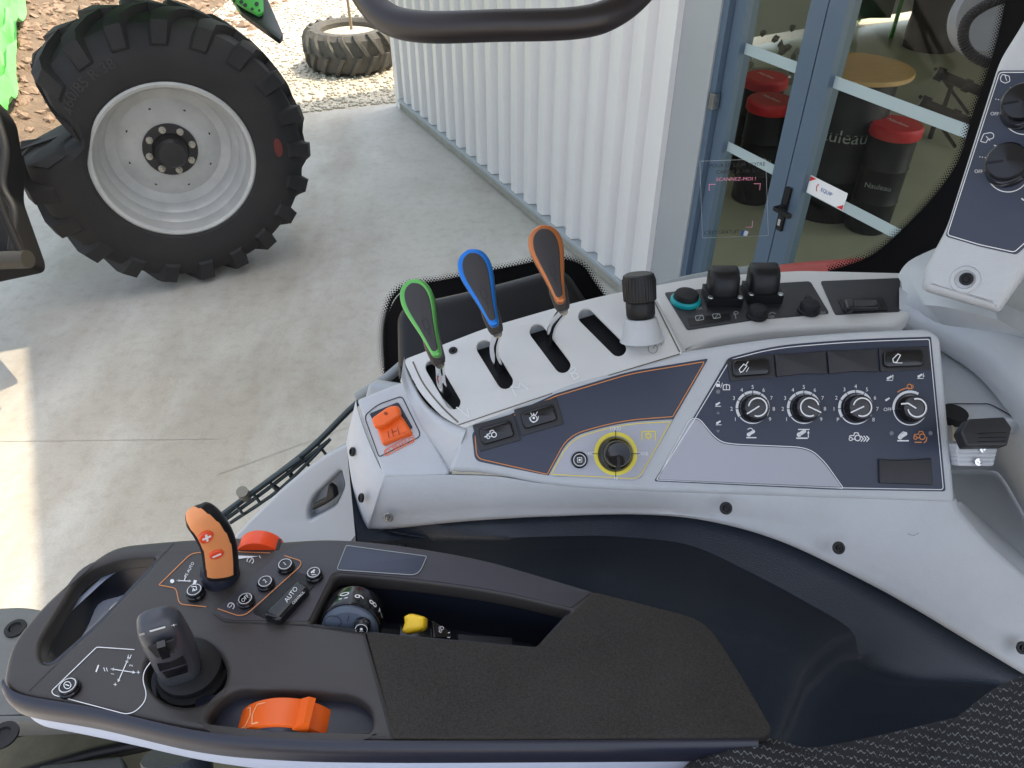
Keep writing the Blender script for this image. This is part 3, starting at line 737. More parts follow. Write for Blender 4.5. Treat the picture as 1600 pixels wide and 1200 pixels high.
# brake lever, orange with black bezel line
kb = Marks(BP, .0021)
bz = rp([(569, 650, 8), (590, 632, 12), (628, 619, 6), (656, 676, 4), (655, 683, 5), (592, 714, 4)], 8)
kb.line(bz, 1.6, True); kb.mk('bezel_seam', M['seam'], con)
brk_hole = rp([(577, 646), (622, 628), (645, 668), (600, 692)], 3)
plate('brake_recess', M['well'], con, BP, brk_hole, .002, .0003, .0026)
brk = plate('brake_lever', M['orange'], con, BP, rp([(586, 664), (626, 648), (643, 675), (597, 695)], 4), .012, .003, .010)
gq = []
for t, dy, off in ((0, 0, .010), (.3, 0, .016), (.7, 0, .0185), (1, 0, .016)):
    pass
plate('grip', M['orange'], brk, BP, rp([(579, 653, 6), (608, 633, 8), (622, 633, 4), (625, 647, 5), (598, 666, 8), (584, 668, 4)], 6), .010, .003, .019)
m_ = Marks(BP, .0195); m_.disc(603, 646, 3.0, 2.6); m_.mk('grip_hole', mat('deep_orange', (.30, .04, .005), .6), brk)
m_ = Marks(BP, .0105)
for p_ in (((606, 674), (608, 684)), ((612, 670), (615, 682)), ((612, 676), (620, 673)), ((621, 668), (624, 679))): m_.line(p_, 1.2)
m_.mk('lever_emboss', mat('deep_orange', (.30, .04, .005), .6), brk)
m_ = Marks(BP, .0022); m_.line(rp([(600, 704), (645, 679), (648, 689), (602, 713)], 3), 1.2, True)
m_.text('BRAKE', 625, 696, 8.5, 27, 1.0); m_.arc(606, 705, 3.2, 1); m_.arc(642, 687, 3.2, 1)
m_.mk('brake_print', M['orange'], con)
for x, y in ((552, 706), (566, 778)):
    o_ = P(x, y, dep(BP.at(x, y)) + .018); lathe('screw', M['black'], con, o_, (-.8, -.4, .45), [(0, .0), (.0045, 0), (.0045, .002), (.003, .003), (.0028, .0015), (0, .0015)], 20)
screw(con, PL(P(607, 808, dep(BP.at(607, 800)) + .024), (-.1, -.9, .4)), 607, 808, 8, 0, M['steel'])
screw(con, PL(SP.at(1134, 794, .012), SP.n), 1134, 794, 10, .0)
screw(con, PL(SP.at(1310, 856, .010), SP.n), 1310, 856, 10, .0)
screw(con, PL(SP.at(1594, 1012, .010), SP.n), 1597, 1012, 10, .0)
m_ = Marks(SP, .0045); m_.line([(1418, 834), (1428, 837), (1436, 833)], .7); m_.mk('scratch', M['greyprint'], con)
# ---- lever plate with four slots
slots = []
for (ax, ay), (bx, by), w_ in (((676, 573), (708, 628), 23), ((757, 543), (789, 595), 25), ((840, 518), (879, 570), 25), ((916, 494), (966, 544), 25)):
    a, b = V((ax, ay)), V((bx, by)); d_ = (b - a).normalized(); n_ = V((-d_.y, d_.x)); c = []
    for q, s0 in ((b, 0), (a, math.pi)):
        for k in range(9):
            th = s0 - math.pi / 2 + math.pi * k / 8; c.append(tuple(q + (d_ * math.cos(th) + n_ * math.sin(th)) * (w_ / 2)))
    slots.append(c)
lo = rp([(630, 562, 10), (760, 512), (905, 470, 60), (1012, 447, 8), (1067, 551, 4), (900, 600), (726, 668, 5), (690, 650), (655, 612)], 18, 5)
lpl = plate('lever_plate', M['grey2'], con, LP, lo, .003, .0006, .003, slots)
plate('slot_tray', M['rubber'], con, LP, rp([(632, 565), (1010, 450), (1065, 550), (725, 662)], 4), .002, .0003, -.011)
plate('plate_support', M['grey'], con, LP, rp([(628, 561, 10), (1014, 445, 6), (1072, 552, 4), (724, 671, 6)], 8), .03, .002, -.0005, [rp([(640, 568), (1000, 458), (1050, 548), (725, 655)], 4)])
m_ = Marks(LP, .0033)
m_.line(cr([(645, 565), (662, 600), (690, 635), (716, 660)], 6), 2.6); m_.line([(716, 664), (900, 602), (1062, 553)], 1.6); m_.line([(1012, 450), (1062, 550)], 2.2)
m_.mk('plate_seam', mat('bronze_seam', (.12, .10, .07), .5), con)
screw(con, LP, 708, 548, 7, .003)
m_ = Marks(LP, .0034)
m_.line([(713, 636), (733, 652), (730, 638)], 2.0)
m_.line([(808, 618), (805, 602), (816, 608), (822, 597), (833, 612)][0:0] or [(806, 619), (799, 604), (811, 606), (812, 598), (825, 608)], 1.8)
m_.line([(891, 581), (897, 593), (904, 589), (901, 583), (894, 583), (900, 578), (897, 574), (889, 579)], 1.8)
m_.mk('handwritten_letter', mat('white_marker', (.75, .75, .74), .6), lpl)
m_ = Marks(LP, .0034); m_.arc(1020, 545, 7, 1, 0, 360); m_.arc(1020, 545, 15, 1, 20, 160); m_.line([(1020, 545), (1024, 540)], 1)
m_.mk('embossed_dial', mat('emboss', (.27, .27, .265), .5), lpl)
# ---- paddle levers
def paddle(col, lab, tip, base, wd, slot, d0, rodpts, tilt=.25):
    """tip/base: pixel ends of the paddle, wd: widths along it"""
    t = V(tip); b = V(base); ax = (b - t).normalized(); nx = V((-ax.y, ax.x)); L_ = (b - t).length
    prof = [(0, .0), (.015, .30), (.05, .62), (.12, .88), (.22, 1.0), (.33, .98), (.48, .82), (.65, .60), (.82, .42), (.95, .30), (.985, .2), (1, 0)]
    pr = cr(prof, 4); out = []
    for u, k in pr: out.append(tuple(t + ax * (L_ * u) + nx * (wd / 2 * k)))
    for u, k in pr[::-1][1:-1]: out.append(tuple(t + ax * (L_ * u) - nx * (wd / 2 * k)))
    cen = t + ax * (L_ * .5)
    n3 = (-(FWD) + UP * .25 - RIGHT * .12).normalized()
    pl = PL(P(cen.x, cen.y, d0), n3)
    def sc(k, du=0):
        c2 = t + ax * (L_ * .44)
        return [tuple(c2 + ax * ((V(q) - c2).dot(ax) * (1 - (1 - k) * .45)) + nx * ((V(q) - c2).dot(nx) * k)) for q in out]
    grp = plate('paddle_lever', col, con, pl, out, .007, .0028, .002, label=lab)
    # dark back shell, stem, front inset
    plate('back_shell', M['paddle'], grp, pl, sc(.97), .018, .007, -.002)
    plate('inset', M['paddle'], grp, pl, sc(.72), .003, .0009, .0027)
    m_ = Marks(pl, .0032); s_ = L_ / 150; cx, cy = t + ax * (L_ * .60); rot = math.degrees(math.atan2(-ax.y, ax.x)) 
    def W_(a, bb): q = t + ax * (L_ * .60 + a) + nx * bb; return (q.x, q.y)
    m_.line([W_(-9, -4), W_(-9, 4), W_(6, 4), W_(6, -4)], .9, True); m_.line([W_(6, 0), W_(17, 0)], .9); m_.line([W_(14, -3), W_(14, 3)], .9); m_.line([W_(20, -1.5), W_(23, 1.5)], .9); m_.line([W_(-15, -1), W_(-13, 2)], .9)
    m_.mk('lever_symbol', M['seam'], grp)
    pb = t + ax * (L_ * .86); pe = t + ax * (L_ * 1.10)
    r0 = wd * .25 * d0 / FPX
    A = P(pb.x, pb.y, d0 + .006); B = P(pe.x, pe.y, d0 + .014); A0 = P(*(t + ax * (L_ * .72)), d0 + .007)
    g = G().lathe(A0, (B - A0), [(0, 0), (r0 * 1.0, .002), (r0 * 1.1, (A - A0).length), (r0 * .92, (B - A0).length * .85), (r0 * .75, (B - A0).length * .97), (0, (B - A0).length)], 24)
    g.mk('stem', M['paddle'], grp)
    pts = [B] + [P(x, y, d) for x, y, d in rodpts]
    pts = [V(q) for q in cr([tuple(p) for p in pts], 6)]
    tube('rod', M['chrome'], grp, pts, .0042)
    return grp
dl_ = lambda x, y, o=0: dep(LP.at(x, y, o))
paddle(M['green'], 'green rimmed paddle lever', (640, 435), (683, 557), 52, 0, .655, [(688, 580, .69), (690, 600, .708), (700, 618, dl_(700, 618, -.02))])
paddle(M['blue'], 'blue rimmed paddle lever', (731, 388), (773, 509), 53, 1, .645, [(772, 540, .70), (774, 560, .72), (785, 585, dl_(785, 585, -.02))])
paddle(M['bronze'], 'copper rimmed paddle lever', (844, 350), (877, 473), 54, 2, .645, [(866, 505, .71), (860, 522, .735), (858, 545, dl_(858, 545, -.02))])
# ---- turning knob on its cone
o = LP.at(1003, 528, .003); kx = dep(o) / FPX
ax_ = (UP + RIGHT * -.05 - FWD * .35).normalized(); ax_ = (P(988, 430, .70) - P(1003, 528, .705)).normalized() * .6 + Z * .4; ax_.normalize()
lathe('knob_cone', M['grey'], con, o - ax_ * .002, ax_, [(.0210, 0), (.0190, .003), (.0168, .012), (.0152, .020), (.014, .022), (0, .0225)], 40)
g = G(); n = 72; prof = [(.0122, .020), (.0135, .023), (.0135, .034), (.0128, .0355), (.0147, .037), (.0151, .055), (.0139, .0605), (.012, .0615), (0, .0615)]
zz = ax_; xx = zz.orthogonal().normalized(); yy = zz.cross(xx); vs = []
for j, (r, h) in enumerate(prof):
    for i in range(n):
        rr = r + (.0006 if (i % 2 and 4 <= j <= 5) else 0); vs.append(o + zz * h + (xx * math.cos(2 * math.pi * i / n) + yy * math.sin(2 * math.pi * i / n)) * rr)
g.add(vs, [(j * n + i, j * n + (i + 1) % n, (j + 1) * n + (i + 1) % n, (j + 1) * n + i) for j in range(len(prof) - 1) for i in range(n)])
g.mk('ribbed_knob', M['black'], con, ang=25)

# ---- PTO field (navy and pale film)
off0 = .0046
film = rp([(737, 675, 8), (868, 615, 4), (985, 580, 20), (1107, 560, 4), (1053, 654, 3), (1000, 750, 10), (860, 744, 20), (742, 720, 10)], 10, 5)
plate('navy_field', M['navy'], con, SP, film, .001, .0002, off0)
fl2 = rp([(857, 743, 2), (890, 683, 26), (970, 660, 60), (1052, 655, 2), (1003, 745, 10), (990, 752, 6)], 10, 6)
plate('pto_field', M['film'], con, SP, fl2, .001, .0002, off0 + .0005)
m_ = Marks(SP, off0 + .0008)
m_.line(rp([(742, 677, 8), (868, 619, 4), (985, 584, 20), (1101, 565, 4), (1051, 651, 2), (970, 657, 60), (888, 680, 26), (855, 741, 2), (745, 716, 10)], 10, 5), 1.5, True)
m_.mk('orange_outline', M['orangeline'], con)
m_ = Marks(SP, off0 + .0009)
m_.line(rp([(861, 741, 2), (892, 686, 26), (970, 663, 60), (1048, 659, 2), (1000, 744, 10), (990, 748, 6)], 10, 6), 1.3, True)
m_.line([(1003, 688), (1003, 674), (1024, 674), (1024, 688)], 1.5); m_.arc(1013, 681, 3.4, 1.6)
for k in range(8):
    a = k * math.pi / 4; m_.line([(1013 + 4 * math.cos(a), 681 + 4 * math.sin(a)), (1013 + 6.2 * math.cos(a), 681 + 6.2 * math.sin(a))], 1.3)
m_.arc(962, 709, 31, 6.0, n=60); m_.mk('yellow_print', M['ylw'], con)
m_ = Marks(SP, off0 + .0011); m_.text('1000', 961, 670, 9, 0); m_.text('540E', 921, 709, 8, 0); m_.text('1000E', 1003, 709, 8, 0); m_.text('N', 962, 747, 8)
m_.mk('speed_print', M['white'], con)
m_ = Marks(SP, off0 + .0013)
for a in (0, 90, 180, 270):
    c_, s_ = math.cos(math.radians(a)), math.sin(math.radians(a)); m_.line([(962 + 27 * c_, 709 - 27 * s_), (962 + 37 * c_, 709 - 37 * s_)], 1)
m_.mk('speed_tick', M['seam'], con)
o = SP.at(961, 710, off0); k_ = dep(o) / FPX
kn = lathe('pto_knob', M['gloss'], con, o, SP.n, [(27.5 * k_, 0), (27 * k_, .004), (25 * k_, .006), (24 * k_, .008), (21 * k_, .009), (20 * k_, .020), (18.5 * k_, .0225), (16 * k_, .0215), (0, .021)], 48)
g = G(); g.box(o + SP.n * .016 - SP.y * .0085, SP.x, SP.y, SP.n, .0030, .012, .013); g.mk('pointer', M['black'], kn)
pushbutton(con, SP, 905, 716, 11, .004, lambda k, x, y: (k.line(rrect(x, y, 7, 7, 0, 1), .8, True), k.disc(x, y, 1.8)), off0, label='round push button left of the yellow ringed knob')
# rockers on the navy field
rocker(con, SP, 776, 676, 52, 26, 16, off=off0, icon=lambda k: (ic_tractor(k, 768, 679, 8, 16), k.line([(757, 683), (763, 680)], 2)), label='rocker switch with a tractor symbol')
rocker(con, SP, 842, 651, 54, 26, 16, off=off0, icon=lambda k: (k.arc(834, 654, 5, 1), k.line(cr([(827, 652), (829, 657), (834, 660), (840, 656), (841, 650)], 4), 1.0), k.line([(829, 645), (832, 650), (834, 646), (836, 650), (840, 643)], 1), k.disc(834, 653, 2)), label='rocker switch with a lamp symbol')

# ---- hitch panel, navy with the grey note field
big = rp([(1022, 752, 4), (1082, 655, 4), (1138, 559, 6), (1210, 540, 40), (1330, 530, 60), (1455, 526, 3), (1478, 768, 5), (1300, 765)], 6, 5)
plate('hitch_panel', M['navy'], con, SP, big, .001, .0002, off0)
m_ = Marks(SP, off0 + .0004)
m_.line(rp([(1025, 750, 4), (1084, 657, 4), (1141, 562, 6), (1210, 544, 40), (1330, 534, 60), (1452, 530, 3), (1474, 765, 5), (1300, 762)], 6, 5), 1.2, True)
nf = rp([(1026, 750, 4), (1078, 655, 6), (1092, 653, 10), (1122, 690, 22), (1148, 694), (1264, 699, 26), (1289, 722, 12), (1318, 763, 3)], 12, 6)
m_.line(nf, 1.3, True)
m_.mk('white_outline', M['white'], con)
plate('note_field', M['film'], con, SP, rp([(1028, 749, 4), (1079, 656, 6), (1092, 655, 10), (1121, 692, 22), (1148, 696), (1263, 701, 26), (1287, 723, 12), (1315, 761, 3)], 12, 6), .0006, .0001, off0 + .0003)
plate('blank_cover', M['blank'], con, SP, rp([(1374, 717, 1), (1400, 719), (1432, 718), (1455, 716, 1), (1458, 758, 1), (1375, 755, 1)], 2), .004, .0008, off0 + .0025)
# switch row
rowp = [((1136, 562), (1208, 553), (1212, 589), (1141, 596)), ((1211, 553), (1290, 548), (1293, 584), (1214, 589)), ((1293, 548), (1370, 544), (1373, 581), (1296, 584)), ((1373, 544), (1450, 541), (1455, 577), (1376, 581))]
for i, q in enumerate(rowp):
    if i in (0, 3):
        cx, cy, wd, lab = (1174, 574, 58, 'rocker switch at the left end of the row over the dials') if i == 0 else (1413, 560, 63, 'rocker switch at the right end of the row over the dials')
        f = plate('switch_frame', M['blank'], con, SP, rp(list(q), 2), .003, .0005, off0 + .0016, label=lab)
        plate('switch_well', M['seam'], f, SP, rrect(cx, cy, wd + 3, 29, 2 if i else 4, 7), .002, .0003, off0 + .0022)
        plate('rocker', M['gloss'], f, SP, rrect(cx, cy, wd, 26, 2 if i else 4, 8), .006, .002, off0 + .0050)
        m_ = Marks(SP, off0 + .0054)
        if i == 0: m_.line([(1157, 582), (1155, 577), (1162, 569), (1167, 572), (1161, 580)], 1.3, True); m_.line([(1165, 571), (1169, 565)], 1.2); m_.line([(1166, 581), (1170, 574)], 1)
        else: m_.line([(1396, 566), (1395, 561), (1403, 553), (1407, 555), (1401, 566)], 1.4, True); m_.line([(1398, 567), (1410, 567)], 1)
        m_.mk('switch_symbol', M['white'], f)
    else: plate('blank_cover', M['blank'], con, SP, rp([q[0], lerp(q[0], q[1], .5) if 0 else ((q[0][0] + q[1][0]) / 2, (q[0][1] + q[1][1]) / 2 + 1.5), q[1], q[2], ((q[2][0] + q[3][0]) / 2, (q[2][1] + q[3][1]) / 2 - 2.5), q[3]], 2), .005, .0008, off0 + .0028)
# the four dials
WH = Marks(SP, off0 + .0005); OR = Marks(SP, off0 + .0006); TK = Marks(SP, off0 + .0009); GY = Marks(SP, off0 + .0005)
def dial(cx, cy, r, nums, kc, ang, lab, gap0=215, last=None):
    n = len(nums)
    WH.arc(cx, cy, r, 4.2, -30, 215, 50); WH.arc(cx, cy, r, 1.6, 205, 340, 40)
    for i, s in enumerate(nums):
        a = math.radians(215 - i * (250 / (n - 1))); rr = r + 8.5
        if s: WH.text(s, cx + rr * math.cos(a), cy - rr * math.sin(a) * .97, 8.5)
        TK.line([(cx + (r - 3) * math.cos(a), cy - (r - 3) * math.sin(a)), (cx + (r + 3) * math.cos(a), cy - (r + 3) * math.sin(a))], 1.1)
    o = SP.at(cx + (kc[0] - cx) * .15, cy + 1, off0); k = dep(o) / FPX
    kn = lathe('dial_knob', M['gloss'], con, o, SP.n, [(23 * k, 0), (22.5 * k, .003), (20.5 * k, .006), (19.5 * k, .009), (18.6 * k, .0105), (17.5 * k, .0111), (0, .0113)], 48, label=lab)
    top = o + SP.n * .0121; d_ = dep(top); px = 800 + (top - CAM).dot(RIGHT) / d_ * FPX; py = 600 - (top - CAM).dot(UP) / d_ * FPX
    q = Marks(PL(top, SP.n), .0); a = math.radians(ang)
    q.line([(px - 3 * math.cos(a), py + 3 * math.sin(a)), (px + 20 * math.cos(a), py - 20 * math.sin(a))], 2.1)
    q.arc(px, py, 14.2, 2.1, ang - 145 if 1 else 0, ang - 40, 40) if 0 else q.arc(px, py, 14.2, 2.1, ang + 38, ang + 322, 40)
    q.mk('pointer', M['white'], kn)
    return kn
dial(1176, 637, 24.5, list('123456789'), (1185, 633), 212, 'dial nearest the padlock symbol, its pointer at 1')
dial(1256, 637, 24.5, list('123456789'), (1264, 633), -25, 'second dial from the left, its pointer near 8')
dial(1337, 637, 25.5, ['P', '1', '2', '3', '4', '5', '6', '7', '8'], (1345, 632), 205, 'third dial from the left, its pointer at P')
dial(1421, 636, 25.5, [], (1430, 634), 160, 'dial at the right end with the orange arc')  if 0 else None
WH.arc(1422, 638, 26, 1.6, 185, 380, 40); WH.arc(1422, 638, 26, 4, 60, 185, 30)
o = SP.at(1422, 639, off0); k = dep(o) / FPX
kn = lathe('dial_knob', M['gloss'], con, o, SP.n, [(23 * k, 0), (22.5 * k, .003), (20.5 * k, .006), (19.5 * k, .009), (18.6 * k, .0105), (17.5 * k, .0111), (0, .0113)], 48, label='dial at the right end with the orange arc')
top = o + SP.n * .0121; q = Marks(PL(top, SP.n), 0); d_ = dep(top); px = 800 + (top - CAM).dot(RIGHT) / d_ * FPX; py = 600 - (top - CAM).dot(UP) / d_ * FPX
q.line([(px - 25, py - 6), (px - 14, py - 7), (px - 1, py + 1)], 2.3); q.arc(px, py, 14.2, 2.3, -170, 108, 40); q.mk('pointer', M['white'], kn)
WH.text('OFF', 1387, 640, 7.5); ic_arm(WH, 1387, 624, 4.5, base=False)
OR.arc(1422, 638, 32, 1.8, 92, 128, 20); OR.arc(1421, 604, 3.6, 1.6); OR.line(cr([(1424, 608), (1427, 605), (1426, 601)], 4), 1.2)
# pictograms below and beside the dials
ic_arm(WH, 1174, 677, 8); WH.line(cr([(1168, 671), (1173, 669), (1178, 673)], 4), 1.2)
ic_arm(WH, 1253, 677, 9); WH.line([(1247, 671), (1265, 671)], 1.6); arrow(WH, 1263, 684, 1263, 673, 1.3, 4)
ic_tractor(WH, 1336, 683, 9)
for k in range(3): WH.line([(1345 + k * 4.4, 681), (1349 + k * 4.4, 685.5), (1345 + k * 4.4, 690)], 1.6)
ic_arm(WH, 1411, 681, 9); WH.line([(1405, 680), (1411, 675), (1417, 676)], 1.3); ic_tractor(OR, 1437, 681, 9); OR.line([(1429, 691), (1440, 691)], 1.6); OR.line(cr([(1448, 683), (1447, 689), (1443, 692)], 4), 1.5)
ic_arm(WH, 1390, 590, 5); arrow(WH, 1395, 593, 1395, 585, .9, 3); ic_arm(WH, 1438, 587, 5); arrow(WH, 1443, 583, 1443, 590, .9, 3)
WH.poly(rrect(1122, 602, 6, 5, 0, 1)); WH.arc(1122, 598, 2.2, 1.1, 0, 180); WH.line([(1126, 606), (1129, 598)], .8)
WH.line([(1130, 609), (1130, 602), (1135, 600.5), (1140, 602), (1140, 609)], 1.2, True); WH.line([(1135, 601), (1135, 609)], 1)
ic_arm(WH, 1122, 631, 4.5); ic_arm(WH, 1123, 660, 4.5)
for x, y in ((1122, 612), (1393, 677), (1454, 677)): GY.disc(x, y, 3.3)
for y, s in ((645, 1), (674, -1)): GY.poly([(1119, y + s * 2), (1125, y + s * 2), (1122, y - s * 2.5)])
WH.mk('white_print', M['white'], con); OR.mk('orange_print', M['orangeline'], con); TK.mk('dial_tick', M['navy'], con); GY.mk('indicator_lamp', mat('lamp_grey', (.16, .17, .19), .5), con)

# ---- socket shelf behind
shelf = plate('socket_shelf', M['grey2'], con, UP_, rp([(1012, 446, 8), (1100, 430), (1250, 421), (1412, 425, 6), (1432, 480, 6), (1405, 507, 20), (1200, 514, 60), (1115, 528, 20), (1068, 553, 6)], 20), .02, .004, .0)
UB = HP(.475)
plate('shelf_base', M['grey'], con, UB, rp([(1040, 470, 4), (1420, 470, 4), (1500, 520, 6), (1760, 560, 6), (1760, 655, 4), (1480, 655, 4), (1060, 600, 4)], 20), .02, .003, .0)
mo = .0012
plate('socket_panel', M['blank'], con, UP_, rp([(1038, 457, 4), (1150, 446), (1266, 439, 5), (1296, 489, 4), (1180, 499), (1074, 515, 4)], 6), .001, .0002, mo)
plate('switch_panel', M['blank'], con, UP_, rp([(1282, 439, 4), (1406, 434, 4), (1407, 486, 4), (1305, 491, 4)], 6), .001, .0002, mo)
def cap(x, y, r, ring=None, tab=False):
    o = UP_.at(x, y, mo); k = dep(o) / FPX * r
    if ring: lathe('socket_ring', ring, con, o, Z, [(k * 1.12, 0), (k * 1.12, .003), (k * 1.0, .005), (k * .9, .005)], 36)
    c = lathe('socket_cap', M['rubber'], con, o, Z, [(k * 1.05, 0), (k * 1.05, .002), (k * .92, .003), (k * .92, .008), (k * .8, .0105), (k * .4, .0115), (0, .0115)], 36)
    if tab: g = G(); g.cyl(o + V((0, k * .85, .004)), o + V((0, k * .85, .011)), k * .35, n=16); g.mk('cap_tab', M['rubber'], c)
cap(1071, 471, 21, M['teal']); cap(1182, 494, 15.5); cap(1263, 486, 16, None, True)
for i, (x, y) in enumerate(((1127, 468), (1189, 463))):
    o = UP_.at(x, y, mo); A = RIGHT; Bv = V((0, 1, 0))
    yb = Bv * 1
    f = G().box(o + Z * .005, A, Bv, Z, .036, .030, .010).mk('socket_base', M['black'], con, smooth=False)
    for sx in (-1, 1): lathe('screw', M['steel'], f, o + A * .0150 * sx - Bv * .012 + Z * .0102, Z, [(0, .001), (.0025, .001), (.003, 0)], 14)
    # hooded flap : lofted arch leaning back
    rings = []
    for h, wd, dp_, yo in ((.008, .0155, .012, .0), (.016, .0158, .012, .001), (.026, .0155, .011, .004), (.031, .0145, .009, .007), (.0325, .012, .006, .008)):
        c = o + Z * h + Bv * yo; ring = []
        for (ux, uy) in rp([(-1, -1, .9), (1, -1, .9), (1, 1, .2), (-1, 1, .2)], .4, 5): ring.append(c + A * (ux * wd) + Bv * (uy * dp_))
        rings.append(ring)
    loft('socket_flap', M['black'], f, rings, ang=50)
m_ = Marks(UP_, mo + .0004)
for s, x, y in (('10A', 1092, 482), ('25A', 1151, 477), ('25A', 1215, 472), ('10A', 1205, 495), ('10A', 1285, 489)): m_.text(s, x, y, 6.5, 3)
m_.line(rp([(1086, 494), (1098, 492), (1100, 499), (1088, 501)], 2), 1.2, True); m_.line([(1090, 500), (1096, 493)], 1); m_.line(rp([(1113, 491), (1124, 490), (1126, 496), (1115, 498)], 2), 1.2, True); m_.line([(1117, 497), (1122, 491)], 1)
m_.line([(1148, 489), (1150, 498)], 1.2); m_.line([(1146, 492), (1153, 490)], 1); m_.arc(1150, 490, 3.5, 1, 0, 180); m_.line([(1201, 491), (1206, 488), (1212, 490)], 1)
m_.mk('socket_print', mat('dull_white', (.4, .42, .4), .6), con)
plate('usb_port', M['black'], con, UP_, rp([(1074, 497), (1140, 489), (1144, 501), (1078, 510)], 2), .002, .0004, mo + .0003)
rk = plate('switch_frame', M['black'], con, UP_, rp([(1310, 466), (1380, 463), (1388, 483), (1318, 486)], 3), .003, .0006, mo + .002, label='rocker switch on the small black shelf panel')
plate('rocker', M['gloss'], rk, UP_, rp([(1322, 468, 4), (1372, 467, 4), (1376, 479, 4), (1325, 481, 4)], 4), .006, .002, mo + .007)
plate('rocker_end', M['gloss'], rk, UP_, rp([(1320, 466, 4), (1333, 465, 4), (1337, 479, 4), (1324, 481, 4)], 4), .008, .002, mo + .011)

# ---- rear right mouldings: ridge, tub and the pillar foot
UTB = HP(.60)
tubp = plate('storage_tub', M['grey'], con, UTB, rp([(1440, 640), (1780, 640), (1780, 960), (1560, 960)], 10), .01, .002, 0)
# slope from the shelf base down into the tub
def strip(name, m, rows_, par, **k):
    rr = [[P(*q) if len(q) == 3 else q for q in cr(r, 8)] for r in rows_]
    return loft(name, m, par, rr, cap=False, closed=False, **k)
dU = lambda x, y, h: h / (math.sin(PITCH) - math.cos(PITCH) * (600 - y) / FPX)
strip('tub_wall', M['grey'], [[(x, y, dU(x, y, .476)) for x, y in ((1470, 628), (1545, 632), (1590, 655), (1640, 720), (1700, 800))],
                              [(x, y, dU(x, y, .50)) for x, y in ((1470, 650), (1540, 655), (1578, 680), (1620, 745), (1680, 830))],
                              [(x, y, dU(x, y, .598)) for x, y in ((1470, 735), (1540, 735), (1566, 745), (1605, 810), (1665, 900))]], con, ang=80)
strip('ridge', M['grey'], [[(x, y, dU(x, y, .470)) for x, y in ((1415, 520), (1470, 548), (1530, 590), (1580, 650), (1660, 760))],
                           [(x, y, dU(x, y, .448)) for x, y in ((1405, 506), (1475, 530), (1545, 575), (1600, 640), (1680, 750))],
                           [(x, y, dU(x, y, .430)) for x, y in ((1405, 482), (1480, 498), (1560, 545), (1620, 610), (1700, 720))],
                           [(x, y, dU(x, y, .425)) for x, y in ((1405, 455), (1490, 475), (1575, 520), (1640, 590), (1720, 700))],
                           [(x, y, dU(x, y, .44)) for x, y in ((1405, 440), (1500, 450), (1600, 490), (1680, 560), (1760, 680))]], con, ang=80)
strip('lower_rail', M['grey'], [[(1493, 786, .700), (1500, 800, .70), (1540, 850, .70), (1600, 920, .70), (1700, 1030, .70)],
                                [(1500, 783, .715), (1512, 800, .715), (1555, 845, .715), (1615, 905, .715), (1715, 1015, .715)],
                                [(1512, 790, .76), (1535, 812, .76), (1580, 850, .76), (1640, 900, .76), (1740, 1010, .76)]], con, ang=80)
m_ = Marks(UB, .0015); m_.line(cr([(1480, 631), (1530, 631), (1552, 634), (1600, 662)], 5), 1.6); m_.mk('moulding_seam', M['seam'], con)
lathe('lower_peg', M['rubber'], con, UB.at(1487, 654, 0), Z, [(.012, 0), (.012, .008), (0, .008)], 24)

# ---- dark side trim below the console
trim = thing('side_trim', 'dark navy moulded side panel between armrest and console', 'side panel', P(1000, 1000, .9))
Ft = f3; cre = [(556, 846), (562, 846), (590, 845), (640, 842), (680, 842), (740, 841), (800, 840), (870, 838), (960, 838), (1075, 851), (1170, 893), (1262, 942), (1330, 985), (1348, 1030), (1420, 1062), (1620, 1068)]
cr3 = cr(cre, 10)
rows = [[], [], [], [], [], [], [], [], []]
for i, ((fx, fy, fd), (cx, cy)) in enumerate(zip(Ft, cr3)):
    rows[0].append(P(fx, fy - 6, fd + .03)); rows[1].append(P(fx, fy + .5, fd + .012))
    a = P(fx, fy + .5, fd + .012); c = P(cx, cy, fd + .014 - (cy - fy) * .00036)
    rows[2].append(a.lerp(c, .35)); rows[3].append(a.lerp(c, .8)); rows[4].append(c)
    rows[5].append(c + V((0, .004, -.010))); rows[6].append(c + V((0, .022, -.045)))
    rows[7].append(c + V((0, .045, -.14))); rows[8].append(c + V((0, .03, -.55)))
loft('trim_panel', M['dark'], trim, rows, cap=False, closed=False, ang=80)
m_ = G(); 

# ------------------------------------------------------------------ armrest
arm = thing('armrest_console', 'black multifunction armrest with joystick, drive lever and padded rear', 'armrest', H1.at(600, 1020, -.05))
hole_handle = rp([(243, 868, 8), (236, 884, 6), (215, 906, 10), (150, 975, 20), (80, 1036, 8), (63, 1033, 10), (60, 1005, 16), (128, 892, 26), (185, 871, 20)], 12, 5)
hole_well = rp([(526, 897, 10), (652, 907, 60), (780, 925, 60), (892, 952, 4), (838, 1011, 3), (604, 990, 10), (486, 974, 6)], 8, 5)
hole_joy = [(290 + 63 * math.cos(t), 1050 + 52 * math.sin(t)) for t in [2 * math.pi * i / 48 for i in range(48)]]
hole_whl = rp([(318, 1125, 20), (345, 1088, 20), (372, 1074, 16), (552, 1083, 22), (580, 1104, 14), (583, 1140, 16), (556, 1150, 14), (350, 1142, 14)], 10, 5)
hole_slot = rp([(377, 853, 1), (385, 836, 1), (434, 841, 2), (432, 857, 2)], 1)
armo = rp([(3, 1068, 14), (14, 1008, 30), (62, 948, 40), (150, 870, 26), (185, 851, 26), (290, 841, 60), (372, 838, 2), (434, 845, 3), (520, 839, 60), (620, 848, 60), (760, 872, 60), (930, 924, 30), (1012, 944, 4), (985, 1000, 4), (980, 1130, 3), (980, 1157, 3), (600, 1157, 30), (430, 1154, 60), (300, 1140, 60), (150, 1108, 60), (28, 1086, 20)], 20, 6)
